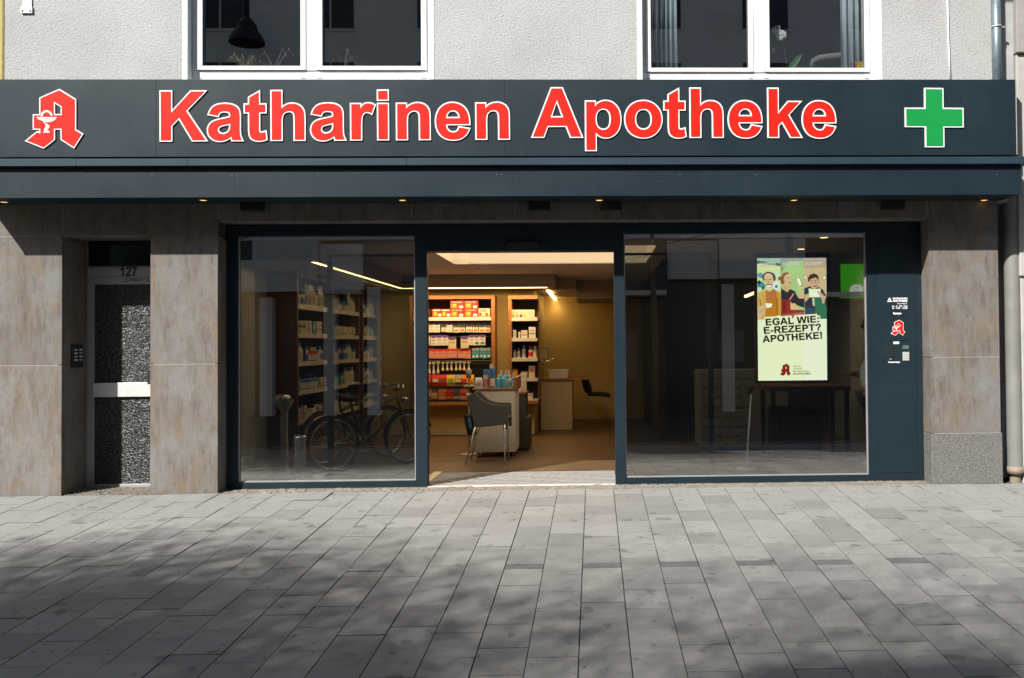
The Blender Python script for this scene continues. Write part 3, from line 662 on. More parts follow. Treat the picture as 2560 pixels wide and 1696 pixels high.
m = MB(); m.box(cx0, cuts[-1], yC + .021, -.002, zt1 - .03, zt1 - .006); m.build('roof_sheet', M_trim, canopy)
m = MB(); m.box(cx0, cx1, yC + .021, -.003, zc0 + .012, zc0 + .03); m.build('soffit', M_coat, canopy)
for a in (cx0, cx1 - .02): m = MB(); m.box(a, a + .02, yC + .021, -.003, zc0 + .031, zt1 - .032); m.build('end_panel', M_coat, canopy)
for u in (10, 508, 1006, 1498, 1985, 2460):
    q = G(u, 500.5 if u > 400 else 505, zc0 + .012); m = MB(); m.lathe([(.044, .0), (.044, -.006), (.034, -.006)], (0, 0, 0), 16, 0)
    o = m.build('spotlight', M_alud, canopy, world=False); o.location = Vector((q.x, q.y, q.z)) - Vector(canopy.location)
    m = MB(); m.lathe([(0.0001, -.003), (.033, -.003)], (0, 0, 0), 16); e_ = m.build('lamp', M_spot, o, world=False)
for u in (380, 580, 592, 795, 1242, 1254, 1700, 1890, 2492):
    w_ = W(u, 437, yC); m = MB(); m.tube([(w_.x, yC - .003, w_.z), (w_.x, yC - .0003, w_.z)], .0034, 8); m.build('rivet', M_alud, canopy)
for u in (1287, 1660, 2028): 
    w_ = W(u, 391, -.1); m = MB(); m.box(w_.x - .025, w_.x + .025, -.14, -.004, zt1 - .005, zs0 - .002); m.build('bracket', M_black, canopy)
for a, b, v0, v1 in ((600, 654, 489, 527), (1321, 1373, 489, 525), (1500, 1553, 489, 525), (2209, 2262, 487, 523)):
    x0, x1, z0, z1 = rc(a, v0, b, v1, -.09); m = MB(); m.box(x0, x1, -.09, -.003, z0, zc0 + .011); m.build('mounting_box', M_black, canopy, bevel=.003)

# ================================================================== SHOP FRONT
yS = yf
front = thing('shopfront', 'anthracite framed glass shop front with open sliding doorway', 'shopfront', (0, yS, .02))
def fr_box(name, u0, v0, u1, v1, d=.10, y=yS, mat=None, par=None, bevel=.003):
    x0, x1, z0, z1 = rc(u0, v0, u1, v1, y); m = MB(); m.box(x0, x1, y, y + d, z0, z1); return m.build(name, mat or M_frame, par or front, bevel=bevel)
ztop = zl_mid - .004; X = lambda u, v=900: W(u, v, yS).x; Zs = lambda v, u=1300: W(u, v, yS).z
zg_top_l, zg_top_r = Zs(590, 815), Zs(583, 1865); zpb = (Zs(1205, 815) + Zs(1190.5, 1865)) / 2; zsill = Zs(1214, 1300); zfoot = zsill - .03; zhead = Zs(628)
def fb(name, x0, x1, z0, z1, y=yS, d=.10, mat=None): m = MB(); m.box(x0, x1, y, y + d, z0, z1); return m.build(name, mat or M_frame, front, bevel=.003)
xo0, xl, xdl0, xdl1, xdr0, xdr1, xr, xo1 = X(563), X(594), X(1038), X(1068), X(1536.5), X(1562), X(2169), xp[2325]
fb('frame_stile', xp[545] + .0, xo0, zfoot, ztop, yS + .01, .08); fb('frame_stile', xo0 + .001, xl, zfoot, ztop)
fb('frame_rail', xl, xdl0, zg_top_l, ztop); fb('frame_rail', xl, xdl0, zfoot, zpb); fb('mullion', xdl0, xdl1, zfoot, zhead); fb('door_header', xdl0, xdr1, zhead + .001, ztop, yS - .004, .2)
fb('mullion', xdr0, xdr1, zfoot, zhead); fb('frame_rail', xdr1, xr, zg_top_r, ztop); fb('frame_rail', xdr1, xr, zfoot, zpb)
m = MB(); m.box(X(1268), X(1352), yS - .045, yS - .005, Zs(622), Zs(606)); m.build('door_sensor', M_black, front, bevel=.006)
m = MB(); m.box(xdl1, xdr0, yS - .012, yS + .06, zsill - .035, zsill); m.build('threshold', M_alu, front, bevel=.003)
for a, b, zt_ in ((xl, xdl0, zg_top_l), (xdr1, xr, zg_top_r)):
    m = MB(); m.box(a, b, yS + .04, yS + .046, zpb, zt_); m.build('pane', M_glass, front)
    k = MB(); k.box(a, b, yS + .022, yS + .038, zpb, zpb + .012); k.box(a, a + .012, yS + .022, yS + .038, zpb + .012, zt_); k.box(b - .012, b, yS + .022, yS + .038, zpb + .012, zt_); k.build('glazing_bead', M_alud, front)
# sliding leaves parked behind the fixed panes
yV = yS + .15
for (u0, u1, side, lab) in ((818, 1067, 0, 'slim glass sliding door leaf parked behind the left pane'), (1537, 1784, 1, 'slim glass sliding door leaf parked behind the right pane')):
    x0, x1 = W(u0, 900, yV).x, W(u1, 900, yV).x; z0, z1 = zsill + .01, W(1300, 634, yV).z; s_ = .055
    d_ = thing('sliding_door', lab, 'door', ((x0 + x1) / 2, yV, z0), 'sliding door leaves')
    for a, b in ((x0, x0 + s_), (x1 - s_, x1)): m = MB(); m.box(a, b, yV, yV + .045, z0, z1); m.build('stile', M_frame, d_, bevel=.002)
    for a, b in ((z0, z0 + .03), (z1 - .025, z1)): m = MB(); m.box(x0 + s_, x1 - s_, yV + .002, yV + .043, a, b); m.build('rail', M_frame, d_)
    m = MB(); m.box(x0 + s_, x1 - s_, yV + .02, yV + .026, z0 + .03, z1 - .025); m.build('pane', M_leaf, d_)
# service panel at the right
sv = thing('night_service_hatch', 'tall anthracite night service panel with keypad and red A beside the right pillar', 'service panel', (xr, yS, zfoot))
m = MB(); m.box(xr + .001, xo1 - .003, yS, yS + .09, zfoot, ztop); m.build('panel', M_frame, sv, bevel=.003)
def svb(name, u0, v0, u1, v1, mat, pr=.006, par=None, bevel=.0): 
    x0, x1, z0, z1 = rc(u0, v0, u1, v1, yS); m = MB(); m.box(x0, x1, yS - pr, yS - .0005, z0, z1); return m.build(name, mat, par or sv, bevel=bevel)
S3 = lambda x, y: (2180 + x / 7.127, 720 + y / 7.127)
svb('door_leaf', 2199, 602, 2290, 1182, M_frame, .005, bevel=.002)
def sv3(name, x0, y0, x1, y1, mat, pr=.011, **k):
    a = S3(x0, y0); b = S3(x1, y1); return svb(name, a[0], a[1], b[0], b[1], mat, pr, **k)
sv3('hatch_flap', 300, 487, 640, 940, M_frame, .009, bevel=.002); sv3('hatch_line', 315, 483, 600, 491, M_black, .012); sv3('letter_slot', 290, 1015, 370, 1235, M_black, .012)
sv3('label_plate', 378, 958, 478, 1002, M_print, .010); sv3('display', 540, 1025, 650, 1092, plain('lcd_green', (.09, .14, .10), .3), .012); kp = sv3('keypad', 540, 1142, 660, 1300, M_alud, .009)
for i in range(4):
    for j in range(3): sv3('key', 546 + j * 37, 1150 + i * 37, 578 + j * 37, 1180 + i * 37, M_alu, .0125)
sv3('lower_flap', 300, 1362, 655, 1690, M_frame, .0075, bevel=.002)
q = W(*S3(325, 1272), yS); m = MB(); m.tube([(q.x, q.y - .018, q.z), (q.x, q.y - .0055, q.z)], .012, 14); m.build('bell_button', M_steel, sv)
def svt(s, x0, y0, x1, cap, bold=0.02):
    lt = MB(); put_text(lt, s, W(*S3(x0, y0), yS - .0105), W(*S3(x1, y0), yS - .0105), cap / 7.127 * .0043, 0, bold); lt.build('lettering', M_print, sv, weld=False)
svt('KATHARINEN', 370, 205, 630, 30, .05); svt('APOTHEKE', 365, 250, 630, 34, .05); svt('Ihr Gesundheitspartner', 450, 290, 625, 20); svt('Mo. - Fr.  8:00 - 20:00', 358, 340, 632, 26, .03); svt('Sa.  9:00 - 18:00', 358, 374, 632, 26, .03)
svt('Rezepte', 378, 470, 525, 34, .06); svt('Notdienstklingel', 290, 1335, 495, 24, .05)
fs3 = lambda x, y: (lambda w: (w.x, w.z))(W(*S3(x, y), yS - .008))
lt = MB(); lt.prism([ccw([fs3(*p) for p in ((314, 170), (358, 250), (272, 250))]), cw([fs3(*p) for p in ((314, 207), (335, 236), (295, 236))])], yS - .009, yS - .0055)
lt.build('triangle_mark', M_print, sv, weld=False)
fm = lambda x, y: (lambda w: (w.x, w.z))(W(*S3(330 + (x - 178) * (592 - 330) / (1393 - 178), 570 + (y - 185) * (852 - 570) / (1420 - 185)), yS - .011))
emblem(fm, yS - .015, 'pharmacy_emblem', sv, .005, .3, [M_white, M_red], .0045)

# ================================================================== HOUSE DOOR 127
dr = thing('house_door', 'aluminium house door number 127 with dark hammered glass', 'door', (W(300, 1220, yd).x, yd, gz(yd)))
xD = lambda u: W(u, 900, yd).x; zD = lambda v: W(300, v, yd).z
x0, x1, xg0, xg1 = xp[155], xp[375] + .02, xD(234), xD(455)
zb_ = [zD(v) for v in (604, 668, 691.5, 711, 957.5, 992.5, 1211, 1226)]
def db(name, a, b, z0, z1, y=0.0, d=.06, mat=None, par=None, bevel=.003): m = MB(); m.box(a, b, yd + y, yd + y + d, z0, z1); return m.build(name, mat or M_alud, par or dr, bevel=bevel)
db('frame', x0, xD(217), zb_[7] - .03, zl_side + .0, .0, .08); db('frame', xD(217), xg1, zb_[1], zl_side, .02, .03, M_dglass); db('frame', xD(217), xg1, zb_[1] + .0, zb_[1] + .012, .005, .05)
db('transom_bar', xD(217), xg1, zb_[2] + .002, zb_[1], -.004); db('stile', xD(217) + .002, xg0, zb_[7], zb_[2], .006); db('top_rail', xg0, xg1, zb_[3], zb_[2], .006, .055); db('middle_rail', xg0, xg1, zb_[5], zb_[4], -.012, .07, M_alu); db('bottom_rail', xg0, xg1, zb_[7], zb_[6], .006, .055)
m = MB(); m.box(x0, xg1, yd - .03, yd + .1, zb_[7] - .06, zb_[7] - .003); m.build('door_step', M_alud, dr)
db('pane', xg0, xg1, zb_[3 + 1], zb_[3], .022, .01, M_dimple, bevel=0); db('pane', xg0, xg1, zb_[6], zb_[5], .022, .01, M_dimple, bevel=0)
db('transom_pane', xD(222), xg1, zb_[1] + .013, zl_side - .03, .012, .006, M_dglass, bevel=0)
x0h, x1h, z0h, z1h = rc(369.5, 926, 378, 961, yd - .06); m = MB(); m.box(x0h, x1h, yd - .075, yd - .05, z0h, z1h); m.box(x0h + .01, x1h, yd - .05, yd - .011, z1h - .03, z1h - .01); m.build('handle', M_black, dr, bevel=.003)
lt = MB(); heavy(lt, '127', W(301, 690.5, yd - .0065), W(342.5, 690.5, yd - .0065), .100, fat=10); lt.build('house_number', M_black, dr, weld=False)
gr = MB(); D5 = lambda x, y: W(x / 3.698, 424 + y / 3.698, yd + .004)
for st in (((1132, 1042), (1138, 1040)), ((1190, 1004), (1168, 1002), (1160, 1014), (1178, 1024), (1188, 1030), (1172, 1038), (1150, 1032)), ((1202, 1002), (1200, 1034)), ((1228, 1004), (1226, 1034)), ((1200, 1018), (1228, 1018)), ((1240, 1020), (1276, 1014), (1270, 1004), (1250, 1004), (1240, 1020), (1250, 1032), (1282, 1026)), ((1294, 1034), (1292, 1002), (1330, 1030), (1336, 998)), ((1350, 1008), (1366, 996), (1376, 1008), (1356, 1036), (1388, 1036))):
    gr.tube([D5(*p) for p in st], .0032, 5)
gr.build('graffiti', M_black, dr)
# intercom on the left reveal of the doorway
xi = xp[155]; yi0, yi1 = .155, .352; zi1, zi0 = W(190, 862, .25).z, W(190, 919, .25).z
ic = thing('intercom', 'dark intercom plate with two columns of bell buttons', 'intercom', (xi, (yi0 + yi1) / 2, zi0))
m = MB(); m.box(xi + .001, xi + .018, yi0, yi1, zi0, zi1); m.build('plate', M_dark, ic, bevel=.003)
for i in range(4):
    for j in range(2):
        a = yi0 + .03 + j * .088; z_ = zi1 - .055 - i * .036; m = MB(); m.box(xi + .0185, xi + .023, a, a + .05, z_ - .008, z_ + .008); m.build('button', M_print if (i + j) % 2 else M_alu, ic)

# ================================================================== SMALL THINGS ON THE WALL
x0, x1, z0, z1 = rc(51.5, 17, 80, 33, -.02)
br = thing('wall_bracket', 'small white metal bracket with two screws at the top left of the wall', 'bracket', ((x0 + x1) / 2, 0, z0))
m = MB(); m.box(x0, x1, -.02, -.001, z0, z1); m.build('plate', M_upvc, br, bevel=.003)
m = MB(); m.box(x0 + .012, x1 - .008, -.012, -.001, z1, z1 + .4); m.build('strap', M_alud, br)
for a in (x0 + .018, x1 - .02): m = MB(); m.tube([(a, -.027, z0 + .024), (a, -.0205, z0 + .024)], .008, 10); m.build('screw', M_dark, br)
pts = [W(2368, -60, -.012), W(2370, 60, -.012), W(2373, 140, -.012), W(2376, 205, -.012)]
m = MB(); m.tube(pts, .009, 8); tag(m.build('cable_conduit', M_upvc), 'thin white cable conduit running down the render right of the window', 'conduit')
dp = thing('drainpipe', 'blue grey zinc drainpipe running down behind the end of the sign', 'drainpipe', (W(2492, 100, .02).x, .02, 3.4))
q0, q1 = W(2489, -80, -.06), W(2495, 300, -.06); m = MB(); m.tube([(q1.x, -.06, q0.z), (q1.x, -.06, q1.z)], .047, 18); m.build('pipe', plain('zinc', (.22, .27, .30), .4, .55, vary=.15, scale=12), dp)
zc_ = W(2490, 68, -.06).z; m = MB(); m.lathe([(.049, -.012), (.053, -.012), (.053, .012), (.049, .012)], (q1.x, -.06, zc_), 18); m.box(q1.x + .045, q1.x + .09, -.07, -.05, zc_ - .008, zc_ + .008); m.box(q1.x - .01, q1.x + .01, -.012, .03, zc_ - .008, zc_ + .008); m.build('clamp', M_alud, dp)
# neighbouring houses
nb = thing('neighbouring_house', 'grey rendered house right of the pharmacy beyond the narrow gap', 'building', (5.5, .1, 0))
M_nb = plain('weathered_grey_render', (.34, .34, .335), .9, vary=.2, scale=3, bump=.4); M_nb2 = plain('pale_grey_stone', (.42, .40, .37), .75, vary=.14, scale=4); M_gap = plain('painted_gap_shade', (.05, .045, .04), .95, vary=.3)
xa, xb = xR + .002, W(2532, 150, .08).x
m = MB(); m.box(xa, xb, .06, .4, z_soff, 9); m.build('wall', M_nb, nb)
m = MB(); m.box(xp[2500] - .002, xb + .3, .30, .7, zg, z_soff); m.build('recessed_wall', M_nb, nb)
m = MB(); m.box(xb, W(2543, 150, .0).x, .22, .4, 2, 9); m.build('gap', M_gap, nb)  # filler box, the shade between the houses painted as its dark colour
xn = W(2543, 150, -.02).x; zj = W(2550, 132, -.02).z
m = MB(); m.box(xn, xn + 5, -.02, .4, zj + .004, 9); m.build('upper_pilaster', plain('shaded_stone', (.30, .285, .27), .8), nb, bevel=.01)  # darker copy of the stone, shade painted into its colour
m = MB(); m.box(xn + .012, xn + 5, .02, .4, 2.2, zj); m.build('pilaster', M_nb2, nb, bevel=.01)
xn2 = W(2553, 800, .05).x; m = MB(); m.box(xn2, xn2 + 5, .05, .5, -.05, 2.9); m.build('pier', M_nb2, nb, bevel=.01)
m = MB(); m.box(xb, xb + 6, .45, 6, -.05, 9); m.build('body', M_nb, nb)
x0_ = W(2504, 960, .2).x; m = MB(); m.box(x0_, W(2518, 960, .2).x, .2, .28, .03, W(2510, 956, .2).z); m.build('blue_board', plain('blue_stained_board', (.16, .20, .27), .7, vary=.3, scale=8), nb)
gp_ = thing('downpipe', 'thick cream painted downpipe with flanged foot beside the right pillar', 'downpipe', (W(2534, 1180, .1).x, .1, .05))
xq = W(2534, 900, .12).x; zf = W(2534, 1166, .12).z; zf0 = W(2534, 1184, .12).z
M_cream = plain('cream_painted_metal', (.20, .195, .18), .55, vary=.12, scale=5); M_rust = plain('stained_cream', (.24, .19, .14), .7, vary=.2, scale=12)
m = MB(); m.lathe([(.083, zf), (.083, 3.2)], (xq, .12, 0), 24); m.build('pipe', M_cream, gp_)
m = MB(); m.lathe([(.07, zf0), (.098, zf0), (.098, zf), (.084, zf)], (xq + .006, .12, 0), 24); m.build('flange', M_rust, gp_)
m = MB(); m.lathe([(.06, -.03), (.06, zf0)], (xq, .12, 0), 16); m.build('foot', M_rust, gp_)
yh = thing('yellow_house', 'edge of the yellow painted house left of the pale wall', 'building', (xL - 2, 0, 0))
m = MB(); m.box(xL - 6, xL - .006, .015, .5, zs1 - .6, 9); m.build('wall', plain('yellow_paint', (.40, .36, .11), .8, vary=.15), yh)
m = MB(); m.box(xL - .012, xL + .006, -.004, .015, zs1 - .6, 9); m.build('rusty_edge_strip', plain('rusty_strip', (.22, .13, .05), .8, vary=.3, scale=20), yh)
# ================================================================== SHOP INTERIOR
zF = zsill - .002                                # floor level
def fl(u, v): return G(u, v, zF)
XL, XRt, YB = -4.02, 4.35, 8.75
def st(name, mb, mat, label=None): return tag(mb.build(name, mat), label, kind='structure')
m = MB(); m.box(XL, XRt, yS + .02, YB, zF - .1, zF); st('shop_floor', m, M_floor)
m = MB(); m.box(XL - .1, XL, yS + .11, 5.85, zF, 3.2); st('shop_wall', m, M_wallw)
m = MB(); m.box(XL - .1, -1.02, 5.82, 5.95, zF, 3.2); m.box(-1.14, -1.02, 5.95, YB, zF, 3.2); m.box(-1.02, XRt, YB, YB + .1, zF, 3.2); st('shop_wall', m, M_wall)
m = MB(); m.box(XRt, XRt + .1, yS + .11, YB, zF, 3.2); st('shop_wall', m, M_wallw)
m = MB(); m.box(XL, -1.0, 5.80, 5.818, zF, zF + .075); m.box(-1.018, -1.002, 5.80, YB - .02, zF, zF + .075); m.box(-1.0, XRt, YB - .018, YB - .002, zF, zF + .075); m.box(XL + .002, XL + .018, .6, 5.79, zF, zF + .075); st('skirting', m, M_skirt)
zC = 2.66; rx0, rx1, ry0, ry1 = -1.955, .74, 1.0, 3.2; zR = zC + .3
m = MB()
m.box(XL, rx0, yS + .11, 5.0, zC, zC + .05); m.box(rx1, .95, yS + .11, 5.0, zC, zC + .05); m.box(rx0, rx1, yS + .11, ry0, zC, zC + .05); m.box(rx0, rx1, ry1, 5.0, zC, zC + .05)
m.box(.95, XRt, yS + .11, YB, 2.9, 2.95); m.box(.95, .97, yS + .11, 5.0, zC + .051, 2.9); m.box(-1.0, .95, 5.0, YB, zC, zC + .05)
m.box(rx0 - .02, rx0, ry0, ry1, zC + .051, zR); m.box(rx1, rx1 + .02, ry0, ry1, zC + .051, zR); m.box(rx0, rx1, ry1, ry1 + .02, zC + .051, zR); m.box(rx0, rx1, ry0 - .02, ry0, zC + .051, zR)
st('shop_ceiling', m, M_ceil)
cv = thing('ceiling_light', 'large warm luminous recess in the shop ceiling above the doorway', 'ceiling light', (rx0, ry0, zC))
m = MB(); m.box(rx0 + .001, rx1 - .001, ry0 + .001, ry1 - .03, zR - .02, zR - .002); m.build('diffuser', M_cove, cv)
m = MB(); m.box(rx0 + .22, rx1 - .004, ry1 - .012, ry1 - .003, zC + .012, zR - .021); m.build('painted_lit_face', emit('painted_lit_face', (1.0, .70, .39), .95 * LIT), cv)  # far recess face glows by itself, in place of light falling on it
m = MB(); m.lathe([(.001, 0), (.16, 0), (.16, -.02), (.001, -.02)], (-.55, ry1 - .16, zC + .24), 16); m.build('smoke_alarm', M_ceil, cv)
# dropped bulkhead round the room with the light strips
zB = 2.45
m = MB(); m.box(XL, -3.06, yS + .2, 5.0, zB, zC - .002); m.box(XL, -.62, 5.0, 5.82, zB, zC - .002); m.box(-1.0, -.3, 5.82, 8.2, zB + .02, zC - .002); m.box(-.3, .35, 6.4, 8.0, zB - .12, zC - .004); st('bulkhead', m, M_bulk)
ls = thing('light_strip', 'warm light strip recessed along the edge of the dropped ceiling', 'light strip', (-3.1, .6, zB))
m = MB(); m.box(-3.13, -3.085, .62, 5.03, zB - .006, zB - .0005); m.box(-3.085, -.755, 5.03, 5.075, zB - .006, zB - .0005); m.build('long_strip', M_led, ls)
for a, b in (((1370, 726), (1384, 738)), ((1381, 741), (1396, 754))):
    p_, q_ = G(a[0], a[1], zB - .003), G(b[0], b[1], zB - .003)
    m = MB(); dx = .03; m.box(p_.x - dx, p_.x + dx, p_.y, q_.y, zB - .008, zB - .001); m.build('short_strip', M_led, ls)
sp_l = bpy.data.lights.new('strip_spill', 'AREA'); sp_l.shape = 'RECTANGLE'; sp_l.size = .06; sp_l.size_y = 4.2; sp_l.energy = 7; sp_l.color = (1, .68, .33)
o = bpy.data.objects.new('strip_spill', sp_l); COL.objects.link(o); o.location = (-3.2, 2.9, zB - .03); o.parent = None
sp2 = bpy.data.lights.new('strip_spill', 'AREA'); sp2.shape = 'RECTANGLE'; sp2.size = 2.3; sp2.size_y = .06; sp2.energy = 26; sp2.color = (1, .68, .33)
o = bpy.data.objects.new('strip_spill', sp2); COL.objects.link(o); o.location = (-1.95, 5.1, zB - .03)
sp3 = bpy.data.lights.new('strip_spill', 'SPOT'); sp3.energy = 2.5; sp3.color = (1, .66, .28); sp3.spot_size = rad(130); sp3.spot_blend = 1.0; sp3.shadow_soft_size = .05
q_ = G(1390, 748, zB); o = bpy.data.objects.new('strip_spill', sp3); COL.objects.link(o); o.location = (q_.x, q_.y, zB - .03); o.rotation_euler = (rad(10), 0, 0)
for i, (u, v) in enumerate(((2060, 594), (2003, 623))):
    q = G(u, v, 2.898); d_ = thing('downlight', ('small warm ceiling downlight nearest the glass above the screen', 'small warm ceiling downlight second from the glass above the screen')[i], 'downlight', (q.x, q.y, 2.9))
    m = MB(); m.lathe([(.001, -.004), (.055, -.004)], (0, 0, 0), 14); m.build('lamp', M_led, d_, world=False)
    dl = bpy.data.lights.new('downlight_beam', 'SPOT'); dl.energy = 38; dl.color = (1, .78, .5); dl.spot_size = rad(120); dl.spot_blend = 1; dl.shadow_soft_size = .05; o = bpy.data.objects.new('downlight_beam', dl); COL.objects.link(o); o.location = (q.x, q.y, 2.88)
    m = MB(); m.lathe([(.056, -.006), (.075, -.006), (.075, -.0005)], (0, 0, 0), 14); m.build('ring', M_alud, d_, world=False)
q = W(1877, 737, 4.2); d_ = thing('pendant_tube', 'slanted glowing tube lamp left of the screen', 'lamp', (q.x, q.y, q.z))
m = MB(); m.tube([W(1862, 742, 4.2), W(1890, 731, 4.1)], .022, 8); m.build('tube', M_led, d_)
m = MB(); m.tube([W(1877, 735, 4.15), W(1877, 735, 4.15) + Vector((0, 0, 1.0))], .004, 5); m.build('cable', M_black, d_)
# entrance mat
mx0, mx1, my0, my1 = W(1069, 1210, yS).x - .02, W(1537, 1210, yS).x + .02, yS + .065, 1.27
mt = thing('entrance_mat', 'ribbed aluminium entrance mat in the open doorway', 'mat', ((mx0 + mx1) / 2, my0, zF))
m = MB(); m.box(mx0, mx1, my0, my1, zF + .0005, zF + .004); m.build('backing', plain('mat_felt', (.03, .03, .03), .95), mt)
mst = MB(); mst.box(mx0, mx1, -.027, .027, .004, .0065); mst_me = mst.mesh('mat_strip', plain('ribbed_aluminium', (.36, .36, .355), .65, .1, vary=.25, scale=22))
k = 0; y = my0 + .02
while y < my1 - .015: o = put('mat_strip', mst_me, mt, (-mt.location.x, y - my0, 0)); y += .098; k += 1
m = MB(); m.box(mx0 - .1, mx0 - .006, my0, my1, zF + .0005, zF + .012); m.build('mat_edge', M_skirt, mt)

# ---- products
def pm(name, *cols): return [plain('%s_%d' % (name, i), c, .45, vary=.06, scale=20) for i, c in enumerate(cols)]
C_white, C_cream, C_blue, C_dblue, C_red, C_orng, C_teal, C_green, C_yel, C_pur, C_pink, C_brown = (.62, .6, .55), (.58, .5, .36), (.05, .2, .5), (.02, .05, .25), (.55, .03, .02), (.7, .2, .02), (.02, .28, .33), (.2, .35, .04), (.65, .42, .05), (.12, .06, .2), (.6, .25, .2), (.16, .07, .03)
pal = {k: plain('print_' + k, c, .45, vary=.07, scale=25) for k, c in dict(white=C_white, cream=C_cream, blue=C_blue, navy=C_dblue, red=C_red, orange=C_orng, teal=C_teal, green=C_green, yellow=C_yel, purple=C_pur, pink=C_pink, brown=C_brown, grey=(.3, .3, .3), black=(.02, .02, .02), sky=(.1, .42, .62)).items()}
def carton(name, w, h, d, body, patches):         # patches: (u0, v0, u1, v1, colour) on the front, origin foot centre, front at -y
    m = MB(); m.box(-w/2, w/2, -d/2, d/2, 0, h, 0); mats = [pal[body]]
    for i, (a, b, c, e, col) in enumerate(patches):
        m.box(-w/2 + a*w, -w/2 + c*w, -d/2 - .0012 - .0004*i, -d/2 + .001, b*h, e*h, i + 1); mats.append(pal[col])
    return m.mesh(name, mats)
def pouch(name, w, h, body, head, accent, d=.025):
    m = MB(); top = [(-w/2, h*.86), (w/2, h*.86), (w/2, h), (w*.12, h), (0, h*1.06), (-w*.12, h), (-w/2, h)]
    m.prism([ccw([(-w/2, 0), (w/2, 0), (w/2, h*.86), (-w/2, h*.86)])], -d/2, d/2, 0); m.prism([ccw(top)], -.004, .004, 1)
    hh = [(-w/2, h*.86), (-w*.3, h*.76), (0, h*.72), (w*.3, h*.76), (w/2, h*.86)]; m.flat([ccw(hh)], -d/2 - .0015, 1)
    m.box(-w*.3, w*.34, -d/2 - .0015, -d/2, h*.08, h*.32, 2); m.box(-w*.3, w*.3, -d/2 - .0013, -d/2, h*.5, h*.56, 1)
    return m.mesh(name, [pal[body], pal[head], pal[accent]])
def sachet(name, w, h, body, mid, low, d=.03):
    m = MB(); m.add([(-w/2, -.003, 0), (w/2, -.003, 0), (w/2, -d/2, h*.3), (w/2, -d/2, h*.7), (w/2, -.003, h), (-w/2, -.003, h), (-w/2, -d/2, h*.7), (-w/2, -d/2, h*.3)], [(0, 1, 2, 7), (7, 2, 3, 6), (6, 3, 4, 5)], 0)
    m.add([(-w/2, .003, 0), (w/2, .003, 0), (w/2, .003, h), (-w/2, .003, h)], [(3, 2, 1, 0)], 0)
    m.add([(-w/2, -.003, 0), (-w/2, -d/2, h*.3), (-w/2, -d/2, h*.7), (-w/2, -.003, h), (-w/2, .003, h), (-w/2, .003, 0)], [(0, 1, 2, 3, 4, 5)], 0)
    m.add([(w/2, -.003, 0), (w/2, -d/2, h*.3), (w/2, -d/2, h*.7), (w/2, -.003, h), (w/2, .003, h), (w/2, .003, 0)], [(5, 4, 3, 2, 1, 0)], 0)
    m.box(-w*.36, w*.36, -d/2 - .0016, -d/2 + .001, h*.34, h*.62, 1); m.add([(-w*.42, -d/2 - .0012, h*.3), (w*.42, -d/2 - .0012, h*.3), (w*.44, -.006, h*.08), (-w*.44, -.006, h*.08)], [(0, 1, 2, 3)], 2)
    return m.mesh(name, [pal[body], pal[mid], pal[low]])
def bottle(name, r, h, body, cap, label, neck=.35, pump=False):
    m = MB(); s = h * .74
    m.lathe([(.001, 0, 0), (r, 0, 0), (r, h*.12, 2), (r*1.02, h*.12, 2), (r*1.02, h*.5, 0), (r, h*.5, 0), (r, s*.9, 0), (r*neck, s, 1), (r*neck*1.1, s, 1), (r*neck*1.1, h*(.86 if pump else 1), 1), (.001, h*(.86 if pump else 1), 1)], (0, 0, 0), 10)
    if pump: m.lathe([(.004, h*.86), (.004, h*.97), (.012, h*.97), (.012, h), (.001, h)], (0, 0, 0), 6, 1); m.box(-.034, 0, -.006, .006, h*.965, h*.995, 1)
    return m.mesh(name, [pal[body], pal[cap], pal[label]])
def tubebrush(name, h):
    m = MB(); m.lathe([(.001, 0), (.024, .005), (.024, h*.22), (.014, h*.3), (.013, h*.75), (.028, h*.85), (.028, h), (.001, h)], (0, 0, 0), 8); return m.mesh(name, pal['cream'])
def item(name, me, loc, label, cat, group=None, rz=0.0, sc_=None):
    o = put(name, me, None, loc, rz); tag(o, label, cat, group)
    if sc_: o.scale = sc_
    return o
# ---- shelf cases
def shelf_case(label, x0, x1, z0, z1, yf_, depth, boards, side_open=False, vertical=None):
    c = thing('shelf_unit', label, 'shelf', ((x0 + x1) / 2, yf_, z0)); w_ = .055
    m = MB(); m.box(x0, x0 + w_, yf_, yf_ + depth, z0, z1)
    if not side_open: m.box(x1 - w_, x1, yf_, yf_ + depth, z0, z1)
    else: m.box(x1 - .02, x1, yf_ + depth - .05, yf_ + depth, z0, z1)
    m.box(x0 + w_, x1 - (w_ if not side_open else 0), yf_, yf_ + depth, z1 - .06, z1); m.box(x0 + w_, x1 - (w_ if not side_open else 0), yf_, yf_ + depth, z0, z0 + .05)
    m.build('case', M_wood, c, bevel=.002)
    m = MB(); m.box(x0 + w_, x1 - .02, yf_ + depth - .02, yf_ + depth - .002, z0 + .05, z1 - .06); m.build('back_board', M_board, c)
    for z in boards:
        m = MB(); m.box(x0 + w_, x1 - (w_ if not side_open else .004), yf_ + .012, yf_ + depth - .021, z - .018, z); m.build('shelf_board', M_lip, c)
        m = MB(); m.box(x0 + w_, x1 - (w_ if not side_open else .004), yf_ + .001, yf_ + .011, z - .045, z + .012); m.build('price_rail', M_lip, c)
    return c
yA = 5.42; ZA = lambda v, u=1150: W(u, v, yA).z; XA = lambda u: W(u, 870, yA).x
bA = [ZA(795)]
shelf_case('wide wooden wall shelf with red cartons and hanging packs seen through the doorway', XA(1024), XA(1237), ZA(1013), ZA(739), yA, .38, bA)
yAi = yA + .06
ORD = ['first', 'second', 'third', 'fourth', 'fifth', 'sixth', 'seventh', 'eighth', 'ninth', 'tenth', 'eleventh', 'twelfth', 'thirteenth', 'fourteenth', 'fifteenth', 'sixteenth']
